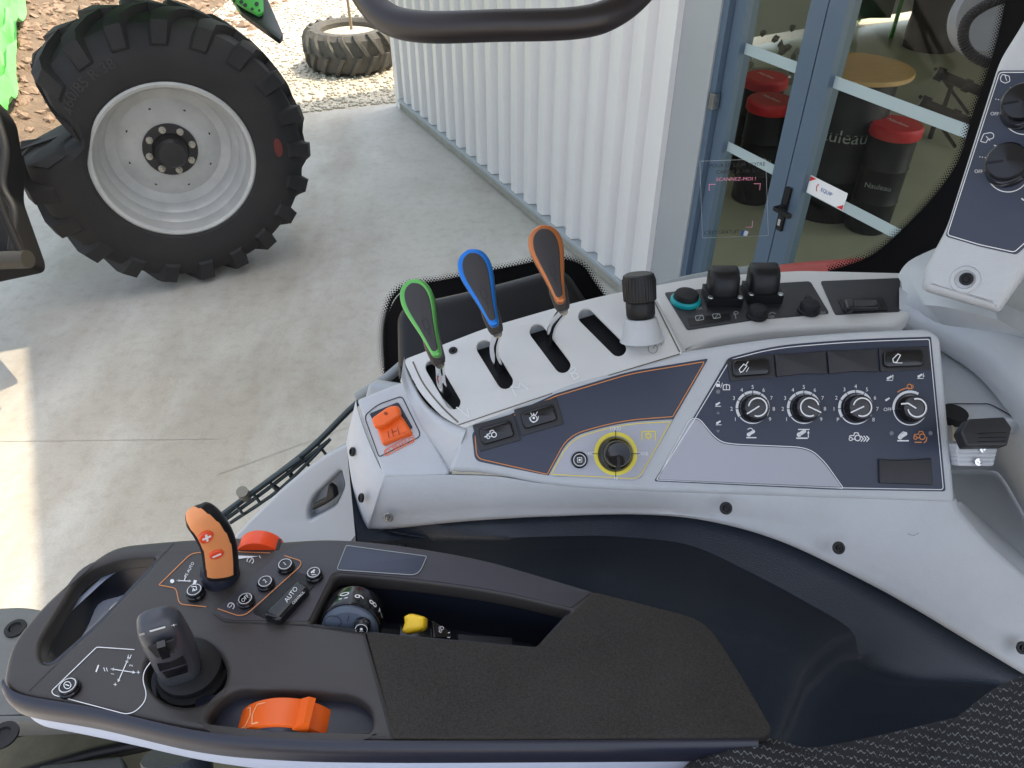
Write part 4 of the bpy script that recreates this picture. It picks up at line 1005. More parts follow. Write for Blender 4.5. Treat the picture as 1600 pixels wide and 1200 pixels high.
base = plate('armrest_base', M['arm'], arm, H1, armo, .018, .0045, 0, [hole_handle, hole_well, hole_joy, hole_whl], ang=50)
H1b = HP(.51 + .055)
# lower light shell
def grow(pts, c, k, dy=0): return [(c[0] + (x - c[0]) * k, c[1] + (y - c[1]) * k + dy) for x, y in pts]
HS = HP(.51 + .0195)
def reproj(pts, k=1.0): # same world outline seen on the lower plane
    out = []
    for x, y in pts:
        p = H1.at(x, y); p = V((p.x, p.y, HS.o.z)); d = dep(p); out.append((800 + (p - CAM).dot(RIGHT) / d * FPX, 600 - (p - CAM).dot(UP) / d * FPX))
    return out
fullo = rp([(3, 1066, 14), (14, 1008, 30), (62, 948, 40), (150, 870, 26), (185, 851, 26), (290, 843, 60), (372, 850, 2), (434, 855, 3), (520, 845, 60), (620, 852, 60), (760, 876, 60), (930, 928, 30), (1085, 968, 20), (1190, 1120, 10), (1190, 1162, 8), (600, 1168, 30), (430, 1160, 60), (300, 1144, 60), (150, 1110, 60), (24, 1086, 20)], 20, 6)
plate('lower_shell', M['shell'], arm, HS, reproj(fullo), .030, .008, .0, [reproj(offs(hole_handle, 7)), reproj(offs(hole_well, 9)), reproj(hole_joy)], ang=50)
plate('handle_wall', M['armside'], arm, H1, offs(hole_handle, 7), .045, .0003, -.004, [hole_handle], ang=50)
plate('well_floor', M['well'], arm, HP(.51 + .066), rp([(490, 960), (860, 960), (900, 1060), (470, 1060)], 4), .003, .0005, 0)
plate('well_wall', M['well'], arm, H1, offs(hole_well, 8), .065, .0003, -.004, [hole_well], ang=50)
plate('stick_floor', M['rubber'], arm, HP(.54), [(290 + 75 * math.cos(t), 1068 + 66 * math.sin(t)) for t in [2 * math.pi * i / 40 for i in range(40)]], .003, .0005, 0)
plate('wheel_recess', M['armside'], arm, HP(.51 + .0135), rp([(305, 1085), (600, 1085), (600, 1146), (305, 1146)], 10), .003, .0005, 0)
# front and left rim of the gloss navy side band is the same base; thin seam lines
m_ = Marks(H1, .0004)
m_.line([(148, 1094), (215, 1010), (420, 832 + 14)], .0) if 0 else None
m_.line([(46, 1078), (232, 905), (300, 845)], .9) if 0 else None
m_.line([(565, 985), (611, 1152)], 1.0); m_.line([(45, 1080), (120, 1005)], .8); m_.line([(236, 886), (272, 848)], .8)
m_.line(cr([(332, 958), (346, 968), (366, 972), (489, 977), (560, 984)], 6), 1.6); m_.mk('top_seam', M['seam'], arm)
# purple ledge film behind the well
plate('rear_ledge', M['strip'], arm, H1, rp([(433, 868, 10), (470, 850, 20), (520, 844, 60), (620, 852, 60), (760, 876, 60), (925, 925, 4), (893, 949, 3), (780, 922, 60), (655, 904, 60), (520, 893, 10), (482, 970, 6), (352, 968, 14), (336, 955, 6), (430, 868)], 14), .001, .0003, .0006, ang=50)
plate('label_field', M['navy'], arm, H1, rp([(541, 852, 3), (667, 869, 3), (654, 899, 14), (526, 890, 5)], 4), .0006, .0001, .0012)
m_ = Marks(H1, .0016); m_.line(rp([(541, 852, 3), (667, 869, 3), (654, 899, 14), (526, 890, 5)], 4), 1.1, True); m_.mk('label_outline', mat('dull_white', (.4, .42, .4), .6), arm)
# pad
pado = rp([(568, 986, 3), (604, 990, 40), (836, 1011, 2), (929, 924, 4), (985, 938, 20), (1090, 965, 26), (1118, 990, 20), (1168, 1070, 30), (1206, 1136, 8), (1203, 1148, 8), (1190, 1151, 5), (760, 1152, 10), (613, 1151, 4)], 6, 6)
plate('armrest_pad', M['pad'], arm, H1, pado, .010, .0016, .0035, ang=50)
plate('pad_support', M['dark'], arm, H1, grow(pado, (880, 1060), .992, 3), .016, .003, -.003, ang=50)
# navy gloss rim band along the front edge
fr = cr([(3, 1066), (30, 1090), (150, 1112), (300, 1146), (430, 1159), (600, 1163), (900, 1162), (1185, 1160)], 8)
rows = []
for (dz, dy) in ((.0008, .0022), (.0006, .0), (-.003, -.0035), (-.009, -.0045), (-.019, -.0035)):
    rows.append([H1.at(x, y) + V((0, dy, dz)) for x, y in fr])
loft('front_band', M['armside'], arm, rows, cap=False, closed=False, ang=80)
# orange/white outlines and prints on top
OR = Marks(H1, .0005); WHm = Marks(H1, .0006)
OR.line(rp([(343, 863, 6), (310, 863, 8), (297, 866, 8), (248, 914, 2), (275, 919, 6), (280, 944, 8), (322, 948)], 6, closed=False), 1.4)
OR.line([(370, 862), (422, 864)], 1.0)
OR.mk('orange_outline', M['orangeline'], arm)
OR = Marks(H1, .0018)
OR.line(rp([(444, 868), (470, 876, 5), (470, 884, 8), (385, 960, 8), (372, 962, 5), (340, 951)], 6, closed=False), 1.4); OR.mk('orange_outline', M['orangeline'], arm)
WHm.line(rp([(210, 1015), (153, 1011, 6), (150, 1012, 3), (80, 1080, 4), (84, 1086, 4), (205, 1118, 16), (232, 1092, 18), (220, 1055, 18), (240, 1028)], 14, 6, closed=False), 1.3)
# joystick diagram
arrow(WHm, 173, 1045, 212, 1051, 1.4, 5, True); arrow(WHm, 200, 1030, 184, 1066, 1.4, 5, True)
WHm.text('+', 216, 1051, 11); WHm.text('+', 180, 1070, 11); WHm.line([(200, 1024), (202, 1030)], 1.2); WHm.line([(204, 1024), (206, 1030)], 0.01)
WHm.line([(199, 1029), (201, 1023)], 1.1); WHm.line([(203, 1029), (205, 1023)], 1.1); WHm.line([(162, 1043), (164, 1049)], 1.1); WHm.line([(166, 1043), (168, 1049)], 1.1)
WHm.text('2', 205, 1040, 7, 80); WHm.text('1', 176, 1053, 7, 80); WHm.line([(154, 1039), (150, 1050)], 2.2)
# drive lever diagram
arrow(WHm, 276, 907, 299, 908, 1.4, 4, True); arrow(WHm, 288, 907, 291, 898, 1.3, 4)
WHm.text('PS AUTO', 296, 890, 6.5, 62); WHm.disc(269, 908, 3.2); WHm.poly([(301, 913), (303, 906), (308, 907), (306, 912)])
WHm.poly([(369, 868), (404, 869), (369, 874)]); WHm.line([(405, 868), (407, 872)], 1)
WHm.arc(391, 876, 5, 1.2, -60, 200); WHm.line([(389, 879), (393, 873)], 1.0); WHm.disc(391, 876, 1)
WHm.mk('white_print', M['white'], arm)
WH2 = Marks(H1, .0018); WH2.arc(361, 947, 5, 1.2, -60, 200); WH2.line([(358, 950), (363, 944)], 1); WH2.disc(361, 947, 1); WH2.mk('white_print', M['white'], arm)
# push buttons
tx = lambda s, z, r: (lambda k, x, y: k.text(s, x, y, z, r))
pushbutton(arm, H1, 447, 884, 11.5, .0045, tx('1', 9, 45), .001, 'round push button marked 1')
pushbutton(arm, H1, 416, 911, 11.5, .0045, tx('2', 9, 45), .001, 'round push button marked 2')
pushbutton(arm, H1, 385, 938, 11.5, .0045, tx('OFF', 8, 45), .001, 'round push button marked OFF')
pushbutton(arm, H1, 307, 927, 12, .007, lambda k, x, y: (k.line([(x - 4, y - 4), (x + 3, y - 5), (x + 4, y + 1)], 1.3), k.line([(x - 2, y + 3), (x - 1, y - 2)], 1.5), k.disc(x + 1, y + 1, 1.5)), .0, 'round push button in front of the drive lever')
pushbutton(arm, H1, 492, 899, 11, .006, lambda k, x, y: (k.line([(x - 4, y + 1), (x + 2, y - 4)], 2.2), k.line([(x - 3, y + 4), (x + 4, y + 4)], 1.1), k.disc(x, y, 1.6)), .001, 'round push button behind the long rocker')
pushbutton(arm, H1, 110, 1074, 14, .0055, lambda k, x, y: (k.arc(x, y, 5.5, 1.2), k.line([(x - 3, y - 1), (x + 3, y + 1)], 1.6)), .0, 'round push button by the joystick diagram')
# long AUTO rocker
plate('switch_recess', M['black'], arm, H1, rp([(394, 957, 4), (458, 893, 3), (485, 898, 4), (497, 908, 3), (436, 975, 4)], 4), .001, .0002, .0014)
rk = plate('auto_switch', M['gloss'], arm, H1, rp([(409, 960, 8), (463, 905, 8), (484, 916, 8), (436, 969, 9)], 8, 6), .010, .003, .009)
m_ = Marks(H1, .0094); m_.text('AUTO', 455, 929, 10, 52, 1.0); m_.text('CONTROL', 466, 934, 5.5, 47); m_.mk('switch_lettering', M['white'], rk)
# numbered drum with two buttons
ax = (V((0, -.95, .30))).normalized(); fcn = P(545, 990, .592); R_ = .0235
drum = lathe('number_wheel', M['gloss'], arm, fcn - ax * .028, ax, [(0, 0), (R_, 0), (R_ * 1.02, .002), (R_ * 1.02, .020), (R_, .0215), (R_ * .98, .022), (0, .022)], 72)
xx = RIGHT; yy = ax.cross(xx) * -1
yy = (UP - ax * UP.dot(ax)).normalized()
g = G()
def drumtxt(s, a, sz):
    vs, fs = glyphs(s); o = []
    for x, y in vs:          # text reads along the axis
        u = -y * sz; v = x * sz; aa = math.radians(a) + u / R_ * -1
        aa = math.radians(a) - (y * -1) * sz / R_ * -1 if 0 else math.radians(a) + (y * sz) / R_
        o.append(fcn - ax * (.016 - v * -1 + 0) + (xx * math.cos(aa) + yy * math.sin(aa)) * R_ * 1.035)
    g.add(o, fs)
def drumtxt(s, a, sz):
    vs, fs = glyphs(s); o = []
    for x, y in vs:
        aa = math.radians(a) + (y * sz) / R_
        o.append(fcn - ax * (.0150 + x * sz) + (xx * math.cos(aa) + yy * math.sin(aa)) * R_ * 1.03)
    g.add(o, fs)
for s, a in (('10', 101), ('9', 72), ('8', 43), ('7', 17)): drumtxt(s, a, .0105)
g.mk('wheel_number', M['white'], drum, smooth=False)
g = G()
for k in range(16):
    a = math.radians(k * 29.0 + 86); p = fcn - ax * .016 + (xx * math.cos(a) + yy * math.sin(a)) * R_ * 1.02; g.box(p, ax, (xx * math.cos(a) + yy * math.sin(a)), (yy * math.cos(a) - xx * math.sin(a)), .010, .0009, .0006)
hub_ = lathe('wheel_face', mat('slate_face', (.07, .09, .125), .38), arm, fcn - ax * .007, ax, [(0, .006), (.019, .006), (.0218, .0035), (.0222, 0), (.0222, -.006)], 60)
FP = PL(fcn - ax * .0009, ax)
m_ = Marks(FP, .0003); m_.arc(520, 972, 13, 1.2, ry=9.5); m_.line([(545, 962), (543, 972)], 1.1); m_.mk('face_ring', M['seam'], hub_)
pushbutton(hub_, FP, 567, 972, 11, .006, lambda k, x, y: (k.disc(x, y, 2.2), k.line([(x - 3, y + 3), (x + 3, y + 3)], 1)), .0)
# yellow rocker lever, its bezel and the neighbour switch
WF = HP(.51 + .040)
plate('well_step', M['black'], arm, WF, rp([(560, 975, 4), (640, 985), (720, 1000), (840, 1008, 4), (840, 1050), (560, 1050)], 4), .02, .001, 0)
plate('blank_cover', M['blank'], arm, WF, rp([(715, 990), (800, 996), (802, 1020), (716, 1015)], 2), .003, .0005, .002)
yb = plate('yellow_switch', M['yellow'], arm, PL(P(648, 975, .60), (-.15, -.45, .88)), rp([(629, 963, 3), (640, 957, 6), (663, 963, 4), (662, 978, 3), (657, 984, 4), (645, 987, 3), (632, 990, 3), (626, 986, 3), (631, 972, 3)], 3, 4), .014, .0035, .006)
plate('switch_frame', M['gloss'], arm, WF, rp([(624, 975), (672, 978), (676, 1003), (624, 1000)], 3), .004, .0008, .004)
sw = plate('side_switch', M['gloss'], arm, PL(P(685, 985, .61), (.2, -.4, .9)), rp([(673, 968, 4), (679, 969, 3), (706, 986, 4), (707, 999, 3), (676, 999, 3)], 3, 4), .012, .002, .004)
m_ = Marks(PL(P(685, 985, .61), (.2, -.4, .9)), .0046); ic_tractor(m_, 689, 983, 5, 60); m_.line([(700, 989), (703, 988)], 1.4); m_.line([(699, 996), (703, 996)], 1.4); m_.mk('switch_symbol', M['white'], sw)
# orange thumb wheel at the front edge
wc = H1.at(452, 1152, -.0345); Rw = .0378
yv = V((0, 1, 0))
tw = lathe('thumb_wheel', M['orange'], arm, wc - yv * .0105, yv, [(0, 0), (Rw - .002, 0), (Rw, .0012), (Rw, .0195), (Rw - .002, .021), (0, .021)], 96)
lathe('wheel_guard', M['armside'], arm, wc - yv * .0150, yv, [(0, 0), (Rw - .006, 0), (Rw - .003, .0015), (Rw - .0025, .0043), (0, .0043)], 96)
g = G(); a = math.radians(63); rad = RIGHT * math.cos(a) + Z * math.sin(a); tn = -RIGHT * math.sin(a) + Z * math.cos(a)
cc = wc + rad * (Rw + .0035) - yv * .002
vs = [cc + rad * r + yv * y + tn * t for r, y, t in ((-.006, -.010, -.005), (-.006, .012, -.005), (-.006, .012, .006), (-.006, -.010, .006), (.004, -.008, -.003), (.0045, .010, -.0035), (.0045, .010, .0015), (.004, -.008, .001))]
g.add(vs, [(0, 1, 2, 3), (4, 7, 6, 5), (0, 4, 5, 1), (1, 5, 6, 2), (2, 6, 7, 3), (3, 7, 4, 0)]); rb = g.mk('thumb_ridge', M['orange'], tw, smooth=False)
g = G()
def onw(x, a): a = math.radians(a); return wc + (RIGHT * math.cos(a) + Z * math.sin(a)) * (Rw + .0003) + yv * (x - .0105)
def wl(pts, w=.0005):
    for p, q in zip(pts, pts[1:]):
        A, B = onw(*p), onw(*q); d_ = (B - A).normalized(); nn = d_.cross((A - wc).normalized()).normalized() * w; g.add([A - nn, B - nn, B + nn, A + nn], [(0, 1, 2, 3)])
wl([(.003, 133), (.003, 128), (.010, 124), (.017, 128), (.017, 133)]); wl([(.017, 108), (.017, 118), (.010, 121), (.003, 118), (.003, 110)])
g.mk('wheel_print', mat('pale_orange', (.9, .42, .2), .6), tw, smooth=False)
# rear orange wheel
wc2 = H1.at(407, 864, -.010)
lathe('thumb_wheel', mat('red_orange_plastic', (.85, .07, .01), .38), arm, wc2 - yv * .005, yv, [(0, 0), (.0185, 0), (.019, .001), (.019, .013), (.0185, .014), (0, .014)], 80, label='red orange thumb wheel behind the drive lever')
m_ = Marks(H1, .0005); m_.poly([(372, 857), (377, 840), (440, 842), (436, 858)]); m_.mk('wheel_slot', M['seam'], arm)

# ---- joystick (sections along a leaning axis)
def section(c, u, v, a, b, e=2.6, n=36, sk=0.0):
    o = []
    for i in range(n):
        t = 2 * math.pi * i / n; ct, st = math.cos(t), math.sin(t)
        x = abs(ct) ** (2 / e) * (1 if ct >= 0 else -1); y = abs(st) ** (2 / e) * (1 if st >= 0 else -1)
        o.append(c + u * (x * a + sk * y * b) + v * (y * b))
    return o
bc_ = HP(.545).at(296, 1073); tp_ = P(243, 952, .492)
axj = (tp_ - bc_).normalized(); L_ = (tp_ - bc_).length
joy = lathe('joystick', M['rubber'], arm, bc_ - axj * .001 + RIGHT * .007, axj * .5 + Z * .5, [(.0290, 0), (.0290, .004), (.0250, .0055), (.0250, .009), (.0278, .0105), (.0272, .014), (.0230, .0155), (.0230, .019), (.0256, .0205), (.0250, .024), (.0205, .0255), (.0205, .029), (.0230, .0305), (.0222, .034), (.0185, .036), (0, .038)], 44, label='black joystick with rubber boot', ang=25)
fv = (CAM - tp_); fv = (fv - axj * fv.dot(axj)).normalized()     # towards the viewer
vv = (fv * .97 - RIGHT * .24); vv = (vv - axj * vv.dot(axj)).normalized(); uu = vv.cross(axj)
if uu.dot(RIGHT) < 0: uu = -uu
rings = []
for t, a, b, sh in ((.22, .0165, .0155, 0), (.30, .0165, .0160, 0), (.33, .0178, .0175, 0), (.42, .0178, .0185, .0), (.55, .0178, .0195, .001), (.66, .0172, .0200, .002), (.74, .0170, .0190, .004), (.80, .0170, .0180, .0048), (.88, .0168, .0160, .0062), (.95, .0160, .0135, .0075), (1.0, .0145, .0105, .0075), (1.03, .0110, .007, .0065), (1.04, .004, .003, .005)):
    rings.append(section(bc_ + axj * (L_ * t) + vv * sh, uu, vv, a * .81, b * .80, 3.2))
loft('grip', mat('joystick_plastic', (.05, .054, .066), .36, bump=.1, bscale=1200), joy, rings, ang=60)
# thumb face plate, rocker and keys on the front
def jpt(t, x, out): 
    sh = .004 if t > .7 else .001
    return bc_ + axj * (L_ * t) + uu * x + vv * (sh + out)
def jplate(name, m, t0, t1, x0, x1, o0, th=.0015, tx=0, par=joy):
    g = G(); a = [jpt(t0, x0 + tx, o0), jpt(t0, x1 - tx, o0), jpt(t1, x1, o0), jpt(t1, x0, o0)]; b = [p + vv * th for p in a]
    g.add(a + b, [(0, 3, 2, 1), (4, 5, 6, 7), (0, 1, 5, 4), (1, 2, 6, 5), (2, 3, 7, 6), (3, 0, 4, 7)]); return g.mk(name, m, par, smooth=False)
kw = jplate('thumb_roller_well', M['seam'], .83, .96, -.0075, .0075, .0170, .0012, .002)
jplate('thumb_roller', M['gloss'], .85, .98, -.0022, .0028, .0172, .0045)
jplate('key', M['gloss'], .61, .70, -.0080, .0080, .0164, .0010, -.0005)
jplate('key', M['gloss'], .49, .565, -.0075, .0080, .0156, .0010, .001)
g = G()
for s, x in (('= ', -.009), ('+', .0095)): text3(g, s.strip(), bc_ + axj * (L_ * 1.012) + uu * x + vv * .0155, uu, axj, .0065)
g.box(bc_ + axj * (L_ * 1.012) + vv * .0150, uu, axj, vv, .009, .0022, .0002)
g.mk('stick_symbol', M['white'], joy, smooth=False)

# ---- orange drive lever
db = H1.at(345, 900)
drv = lathe('drive_lever', M['armside'], arm, db, Z, [(.0150, 0), (.0150, .002), (.0142, .008), (.0125, .013), (.0115, .015), (0, .016)], 40, label='curved drive lever with orange face and plus and minus buttons')
ctr = [(346, 893, .600), (344, 868, .585), (339, 845, .572), (328, 824, .560), (313, 806, .552), (304, 797, .550), (301, 793, .550)]
hw = [26, 26.5, 27, 27, 25, 18, 5]
cs = cr([(x, y, d, h) for (x, y, d), h in zip(ctr, hw)], 6)
rings = []; strips = []; FR = []
for i, (x, y, d, h) in enumerate(cs):
    a = cs[max(0, i - 1)]; b = cs[min(len(cs) - 1, i + 1)]
    c = P(x, y, d); tn = (P(b[0], b[1], b[2]) - P(a[0], a[1], a[2])).normalized()
    f_ = (CAM - c).normalized(); f_ = (f_ - tn * f_.dot(tn)).normalized(); u_ = f_.cross(tn)
    if u_.dot(RIGHT) < 0: u_ = -u_
    k = d / FPX; FR.append((c, f_, u_, min(h, 24) * k * .74)); rings.append(section(c, u_, f_, h * k, min(h, 24) * k * .72, 2.5, 40))
    s = section(c + f_ * .0007, u_, f_, h * k * 1.0, min(h, 24) * k * .74, 2.5, 80)
    t = i / (len(cs) - 1); lo_ = int(8 + 10 * t * t); hi_ = int(33 + 3 * t)
    q0, q1 = 12 + 9 * max(0, (t - .3)), 31 + 4 * t
    strips.append([s[int(round(0))]] if 0 else [s[int(round(q0 + (q1 - q0) * j / 14)) % 80].lerp(s[int(round(q0 + (q1 - q0) * j / 14)) % 80], 0) for j in range(15)])
loft('grip', M['black'], drv, rings, ang=60)
strips = strips[2:-2]
loft('orange_face', M['salmon'], drv, strips, cap=False, closed=False, ang=60)
for x, y, s in ((315, 821, '+'), (335, 849, '-')):
    j = min(range(len(cs)), key=lambda i: (cs[i][1] - y) ** 2)
    c, f_, u_, b_ = FR[j]; c = c + f_ * (b_ + .0013) + u_ * ((x - cs[j][0] - (2 if s == '+' else 1)) * cs[j][2] / FPX)
    b = lathe('face_button', M['red'], drv, c - f_ * .001, f_, [(.0052, 0), (.0052, .0012), (.0044, .0018), (0, .0018)], 30, label='round red %s button' % ('plus' if s == '+' else 'minus'))
    g = G(); xr = (RIGHT + UP * .0 - f_ * RIGHT.dot(f_)).normalized(); yr = f_.cross(xr)
    g.box(c + f_ * .0010, xr, yr, f_, .0062, .0015, .0004)
    if s == '+': g.box(c + f_ * .0011, yr, xr, f_, .0062, .0015, .0004)
    g.mk('button_symbol', M['white'], b, smooth=False)

# ------------------------------------------------------------------ left sill trim with the pull handle, window rail
sill = thing('window_sill_trim', 'pale grey sill moulding with a recessed dark pull handle', 'sill trim', P(470, 780, .98))
SLP = PL3((560, 640, .87), (575, 840, .93), (380, 850, 1.02))
so_ = rp([(340, 870, 4), (372, 830, 30), (440, 762, 30), (500, 715, 30), (548, 690, 8), (575, 600, 4), (640, 610, 4), (680, 860, 4), (500, 880, 4)], 20, 6)
hol = rp([(480, 798, 8), (490, 775, 8), (532, 735, 4), (538, 760, 8), (524, 790, 6), (482, 814, 5)], 6)
plate('sill_panel', mat('sill_plastic', (.36, .385, .415), .42, bump=.12, bscale=1500), sill, SLP, so_, .02, .005, 0, [hol])
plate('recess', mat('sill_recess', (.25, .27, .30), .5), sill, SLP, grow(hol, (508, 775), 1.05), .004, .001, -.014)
hd = plate('pull_handle', M['black'], sill, SLP, rp([(485, 797, 2), (486, 790, 3), (508, 778, 4), (512, 757, 3), (521, 764, 3), (524, 778, 4), (510, 788, 5), (490, 798, 2)], 3), .010, .003, .004)
plate('pillar_cover', M['dark'], sill, PL3((530, 845, .84), (600, 800, .80), (575, 840, .80)), rp([(470, 870), (545, 846), (562, 825), (580, 828), (632, 832), (600, 900)], 6), .01, .003, 0)
# wiper seen through the glass
wip = thing('window_wiper', 'folded black wiper linkage outside the lower window', 'wiper', P(440, 730, 1.2))
wm = mat('wiper_steel', (.035, .048, .052), .35, metal=.2)
for nm, pts, r in (('wiper_arm', [(330, 826, 1.2), (360, 796, 1.19), (480, 705, 1.18), (560, 628, 1.16), (640, 570, 1.15)], .0048), ('blade_rail', [(352, 812, 1.2), (430, 755, 1.19), (512, 690, 1.18)], .0032), ('blade_rail', [(360, 817, 1.2), (440, 762, 1.19), (516, 686, 1.18)], .0028), ('blade_rail', [(345, 805, 1.19), (400, 765, 1.18), (470, 716, 1.17)], .004)):
    tube(nm, wm, wip, [P(*q) for q in cr(pts, 5)], r)
for i in range(6):
    x, y = lerp((372, 797), (500, 702), i / 5); g = G(); g.cyl(P(x - 3, y - 8, 1.185), P(x + 9, y + 8, 1.19), .0024, n=10); g.mk('blade_link', wm, wip)
tube('washer_hose', M['rubber'], wip, [P(*q, 1.19) for q in cr([(452, 738), (459, 752), (452, 764), (438, 766), (428, 760)], 6)], .004)
g = G(); g.cyl(P(378, 768, 1.17), P(384, 776, 1.19), .009, n=16); g.mk('washer_nozzle', mat('nozzle', (.18, .17, .13), .5), wip)
# dark pad in the window tab behind the levers
GY = .86
GL = PL(V((0, GY, 0)), (0, -1, 0))
glass = thing('cab_window', 'curved cab side window with black dotted border', 'window', V((.1, GY, 2.0)))
g = G(); q = [GL.at(*c, 0) for c in ((-200, 1010), (1700, 640), (1700, -900), (-700, -900))]
g.add([V((-1.1, GY, 1.25)), V((.95, GY, 1.25)), V((.95, GY, 3.0)), V((-1.1, GY, 3.0))], [(0, 1, 2, 3)])
g.mk('glass_pane', glass_mat('cab_glass', (.95, .965, .955), .0035), glass, smooth=False)
tabo = rp([(640, 700, 4), (600, 590, 10), (601, 500, 30), (625, 452, 30), (700, 437, 60), (860, 405, 30), (905, 412, 20), (950, 470, 10), (1000, 620, 4)], 20, 7)
plate('frit_tab', M['soot'], glass, GL, tabo, .002, .0003, .004)
block = thing('grab_pad', 'long black rounded block behind the paddle levers', 'pad', P(760, 520, .83))
bl = rp([(622, 590, 10), (619, 500, 14), (640, 468, 14), (740, 452, 30), (875, 412, 12), (895, 420, 10), (925, 470, 14), (930, 520, 14)], 14, 6)
PB = PL3((620, 560, .84), (920, 470, .86), (780, 440, .87))
plate('pad_body', M['black'], block, PL(P(770, 490, .845), (0, -.75, .66)), rp([(620, 594, 8), (618, 492, 14), (632, 474, 16), (760, 446, 60), (868, 416, 16), (890, 424, 14), (930, 486, 10), (920, 540)], 14, 7), .035, .014, .0, ang=60)
# dots of the frit border
DT = Marks(GL, .005)
def dots(path, rows_, pitch=5.2, sgn=1, r0=2.5):
    path = [V(p) for p in path]; acc = 0; out = []
    for a, b in zip(path, path[1:]):
        L_ = (b - a).length; d_ = (b - a) / max(L_, 1e-6)
        while acc < L_: out.append((a + d_ * acc, V((d_.y, -d_.x)) * sgn)); acc += pitch
        acc -= L_
    for i, (p, n_) in enumerate(out):
        for j in range(rows_):
            r = r0 * (1 - j / (rows_ + .4)); off = n_ * (j * pitch * .62 - 2.5); tshift = V((-n_.y, n_.x)) * (pitch / 2 if j % 2 else 0)
            q = p + off + tshift
            DT.disc(q.x, q.y, r, n=8)
tp = cr([(608, 600), (600, 560), (601, 500), (625, 452), (700, 437), (800, 418), (860, 405), (905, 412), (928, 440), (950, 475)], 10)
dots(tp, 5, 4.6, -1 if 0 else 1)
rband = cr([(1575, -30), (1551, 77), (1516, 182), (1494, 252), (1449, 315), (1380, 383), (1344, 406), (1290, 424)], 10)
dots([(x + 6, y + 2) for x, y in rband], 6, 4.8, 1 if 0 else -1) if 0 else dots([(x + 4, y + 1) for x, y in rband], 6, 4.8, -1)
DT.mk('frit_dots', M['soot'], glass)
plate('frit_band', M['soot'], glass, GL, [(x + 4, y + 1) for x, y in rband] + [(1300, 440), (1420, 470), (1560, 400), (1760, 200), (1760, -30)], .002, .0003, .0045)
# window rail above the shelf
tube('window_rail', mat('rail_grey', (.22, .24, .25), .45), glass, [P(*q) for q in cr([(560, 620, .92), (605, 590, .90), (640, 560, .90)], 4)], .006)
rows = [[P(x, y + a, d + b) for x, y, d in cr([(985, 452, .865), (1060, 433, .87), (1130, 420, .875), (1192, 413, .88)], 6)] for a, b in ((24, -.02), (14, -.022), (2, -.012), (0, .0), (4, .012))]
loft('window_rail', mat('rail_grey', (.22, .24, .25), .45), glass, rows, cap=False, closed=False, ang=70)
loft('rail_gap', M['seam'], glass, [[p + UP * -.0125 - FWD * .003 for p in rows[1]], [p + UP * -.017 - FWD * .003 for p in rows[1]]], cap=False, closed=False)
# sticker on the glass (its square code is left out)
stk = Marks(GL, .002); stk.line(rrect(1147, 310, 103, 120, 2, 2), .5, True); stk.mk('sticker_edge', mat('clear_edge', (.5, .5, .5), .5), glass)
stk = Marks(GL, .0022); stk.text('POUR UTILISER VOTRE', 1152, 258, 8.2, 2, 1.05, .15); stk.text('CABINE À 100 % ?', 1152, 268, 8.2, 2, 1.05, .15); stk.text("C'EST GRATUIT !", 1130, 363, 8, 2, 1.0, .15)
sg = stk.mk('sticker_text', M['seam'], glass)
stk = Marks(GL, .0024); stk.text('SCANNEZ-MOI !', 1150, 280, 7.5, 1, 1.15, .15)
for a in (((1108, 298), (1108, 288), (1118, 288)), ((1178, 287), (1188, 287), (1187, 297)), ((1176, 345), (1175, 355), (1165, 355))): stk.line(a, 1)
stk.mk('sticker_text', mat('pink_print', (.85, .30, .42), .5), glass)
stk = Marks(GL, .0024); stk.poly([(1157, 368), (1160, 360), (1163, 360), (1160, 368)]); stk.mk('sticker_flag', mat('print_blue2', (.02, .1, .45), .5), glass)
stk = Marks(GL, .0024); stk.poly([(1161, 368), (1164, 360), (1170, 362), (1167, 369)]); stk.mk('sticker_flag', M['white'], glass)

# own tractor red fender and round housing outside
own = thing('red_fender', 'red fender edge of this tractor below the window', 'fender', P(1230, 430, 1.1))
rows = [[P(x, y + a, d + b) for x, y, d in cr([(1050, 446, 1.08), (1150, 428, 1.1), (1230, 412, 1.1), (1330, 404, 1.1), (1420, 398, 1.1)], 6)] for a, b in ((60, -.05), (22, -.02), (6, -.005), (0, .01), (3, .05))]
loft('fender_skin', M['tractorred'], own, rows, cap=False, closed=False, ang=70)
lamp = thing('hose_housing', 'smoky round housing with a ribbed hose at the window edge', 'lamp', P(1535, 30, 1.1))
lathe('round_housing', mat('smoky_plastic', (.16, .165, .17), .35), lamp, P(1548, 28, 1.1), (-.3, -.8, .35), [(0, -.03), (.05, -.028), (.054, -.01), (.053, .0), (.045, .008), (0, .011)], 48)
hp = [V(q) for q in cr([tuple(P(x, y, 1.06)) for x, y in ((1575, -5), (1540, 8), (1512, 30), (1505, 60), (1518, 85), (1545, 100))], 14)]
tube('ribbed_hose', M['rubber'], lamp, hp, [.0075 if i % 2 else .006 for i in range(len(hp))], 14)

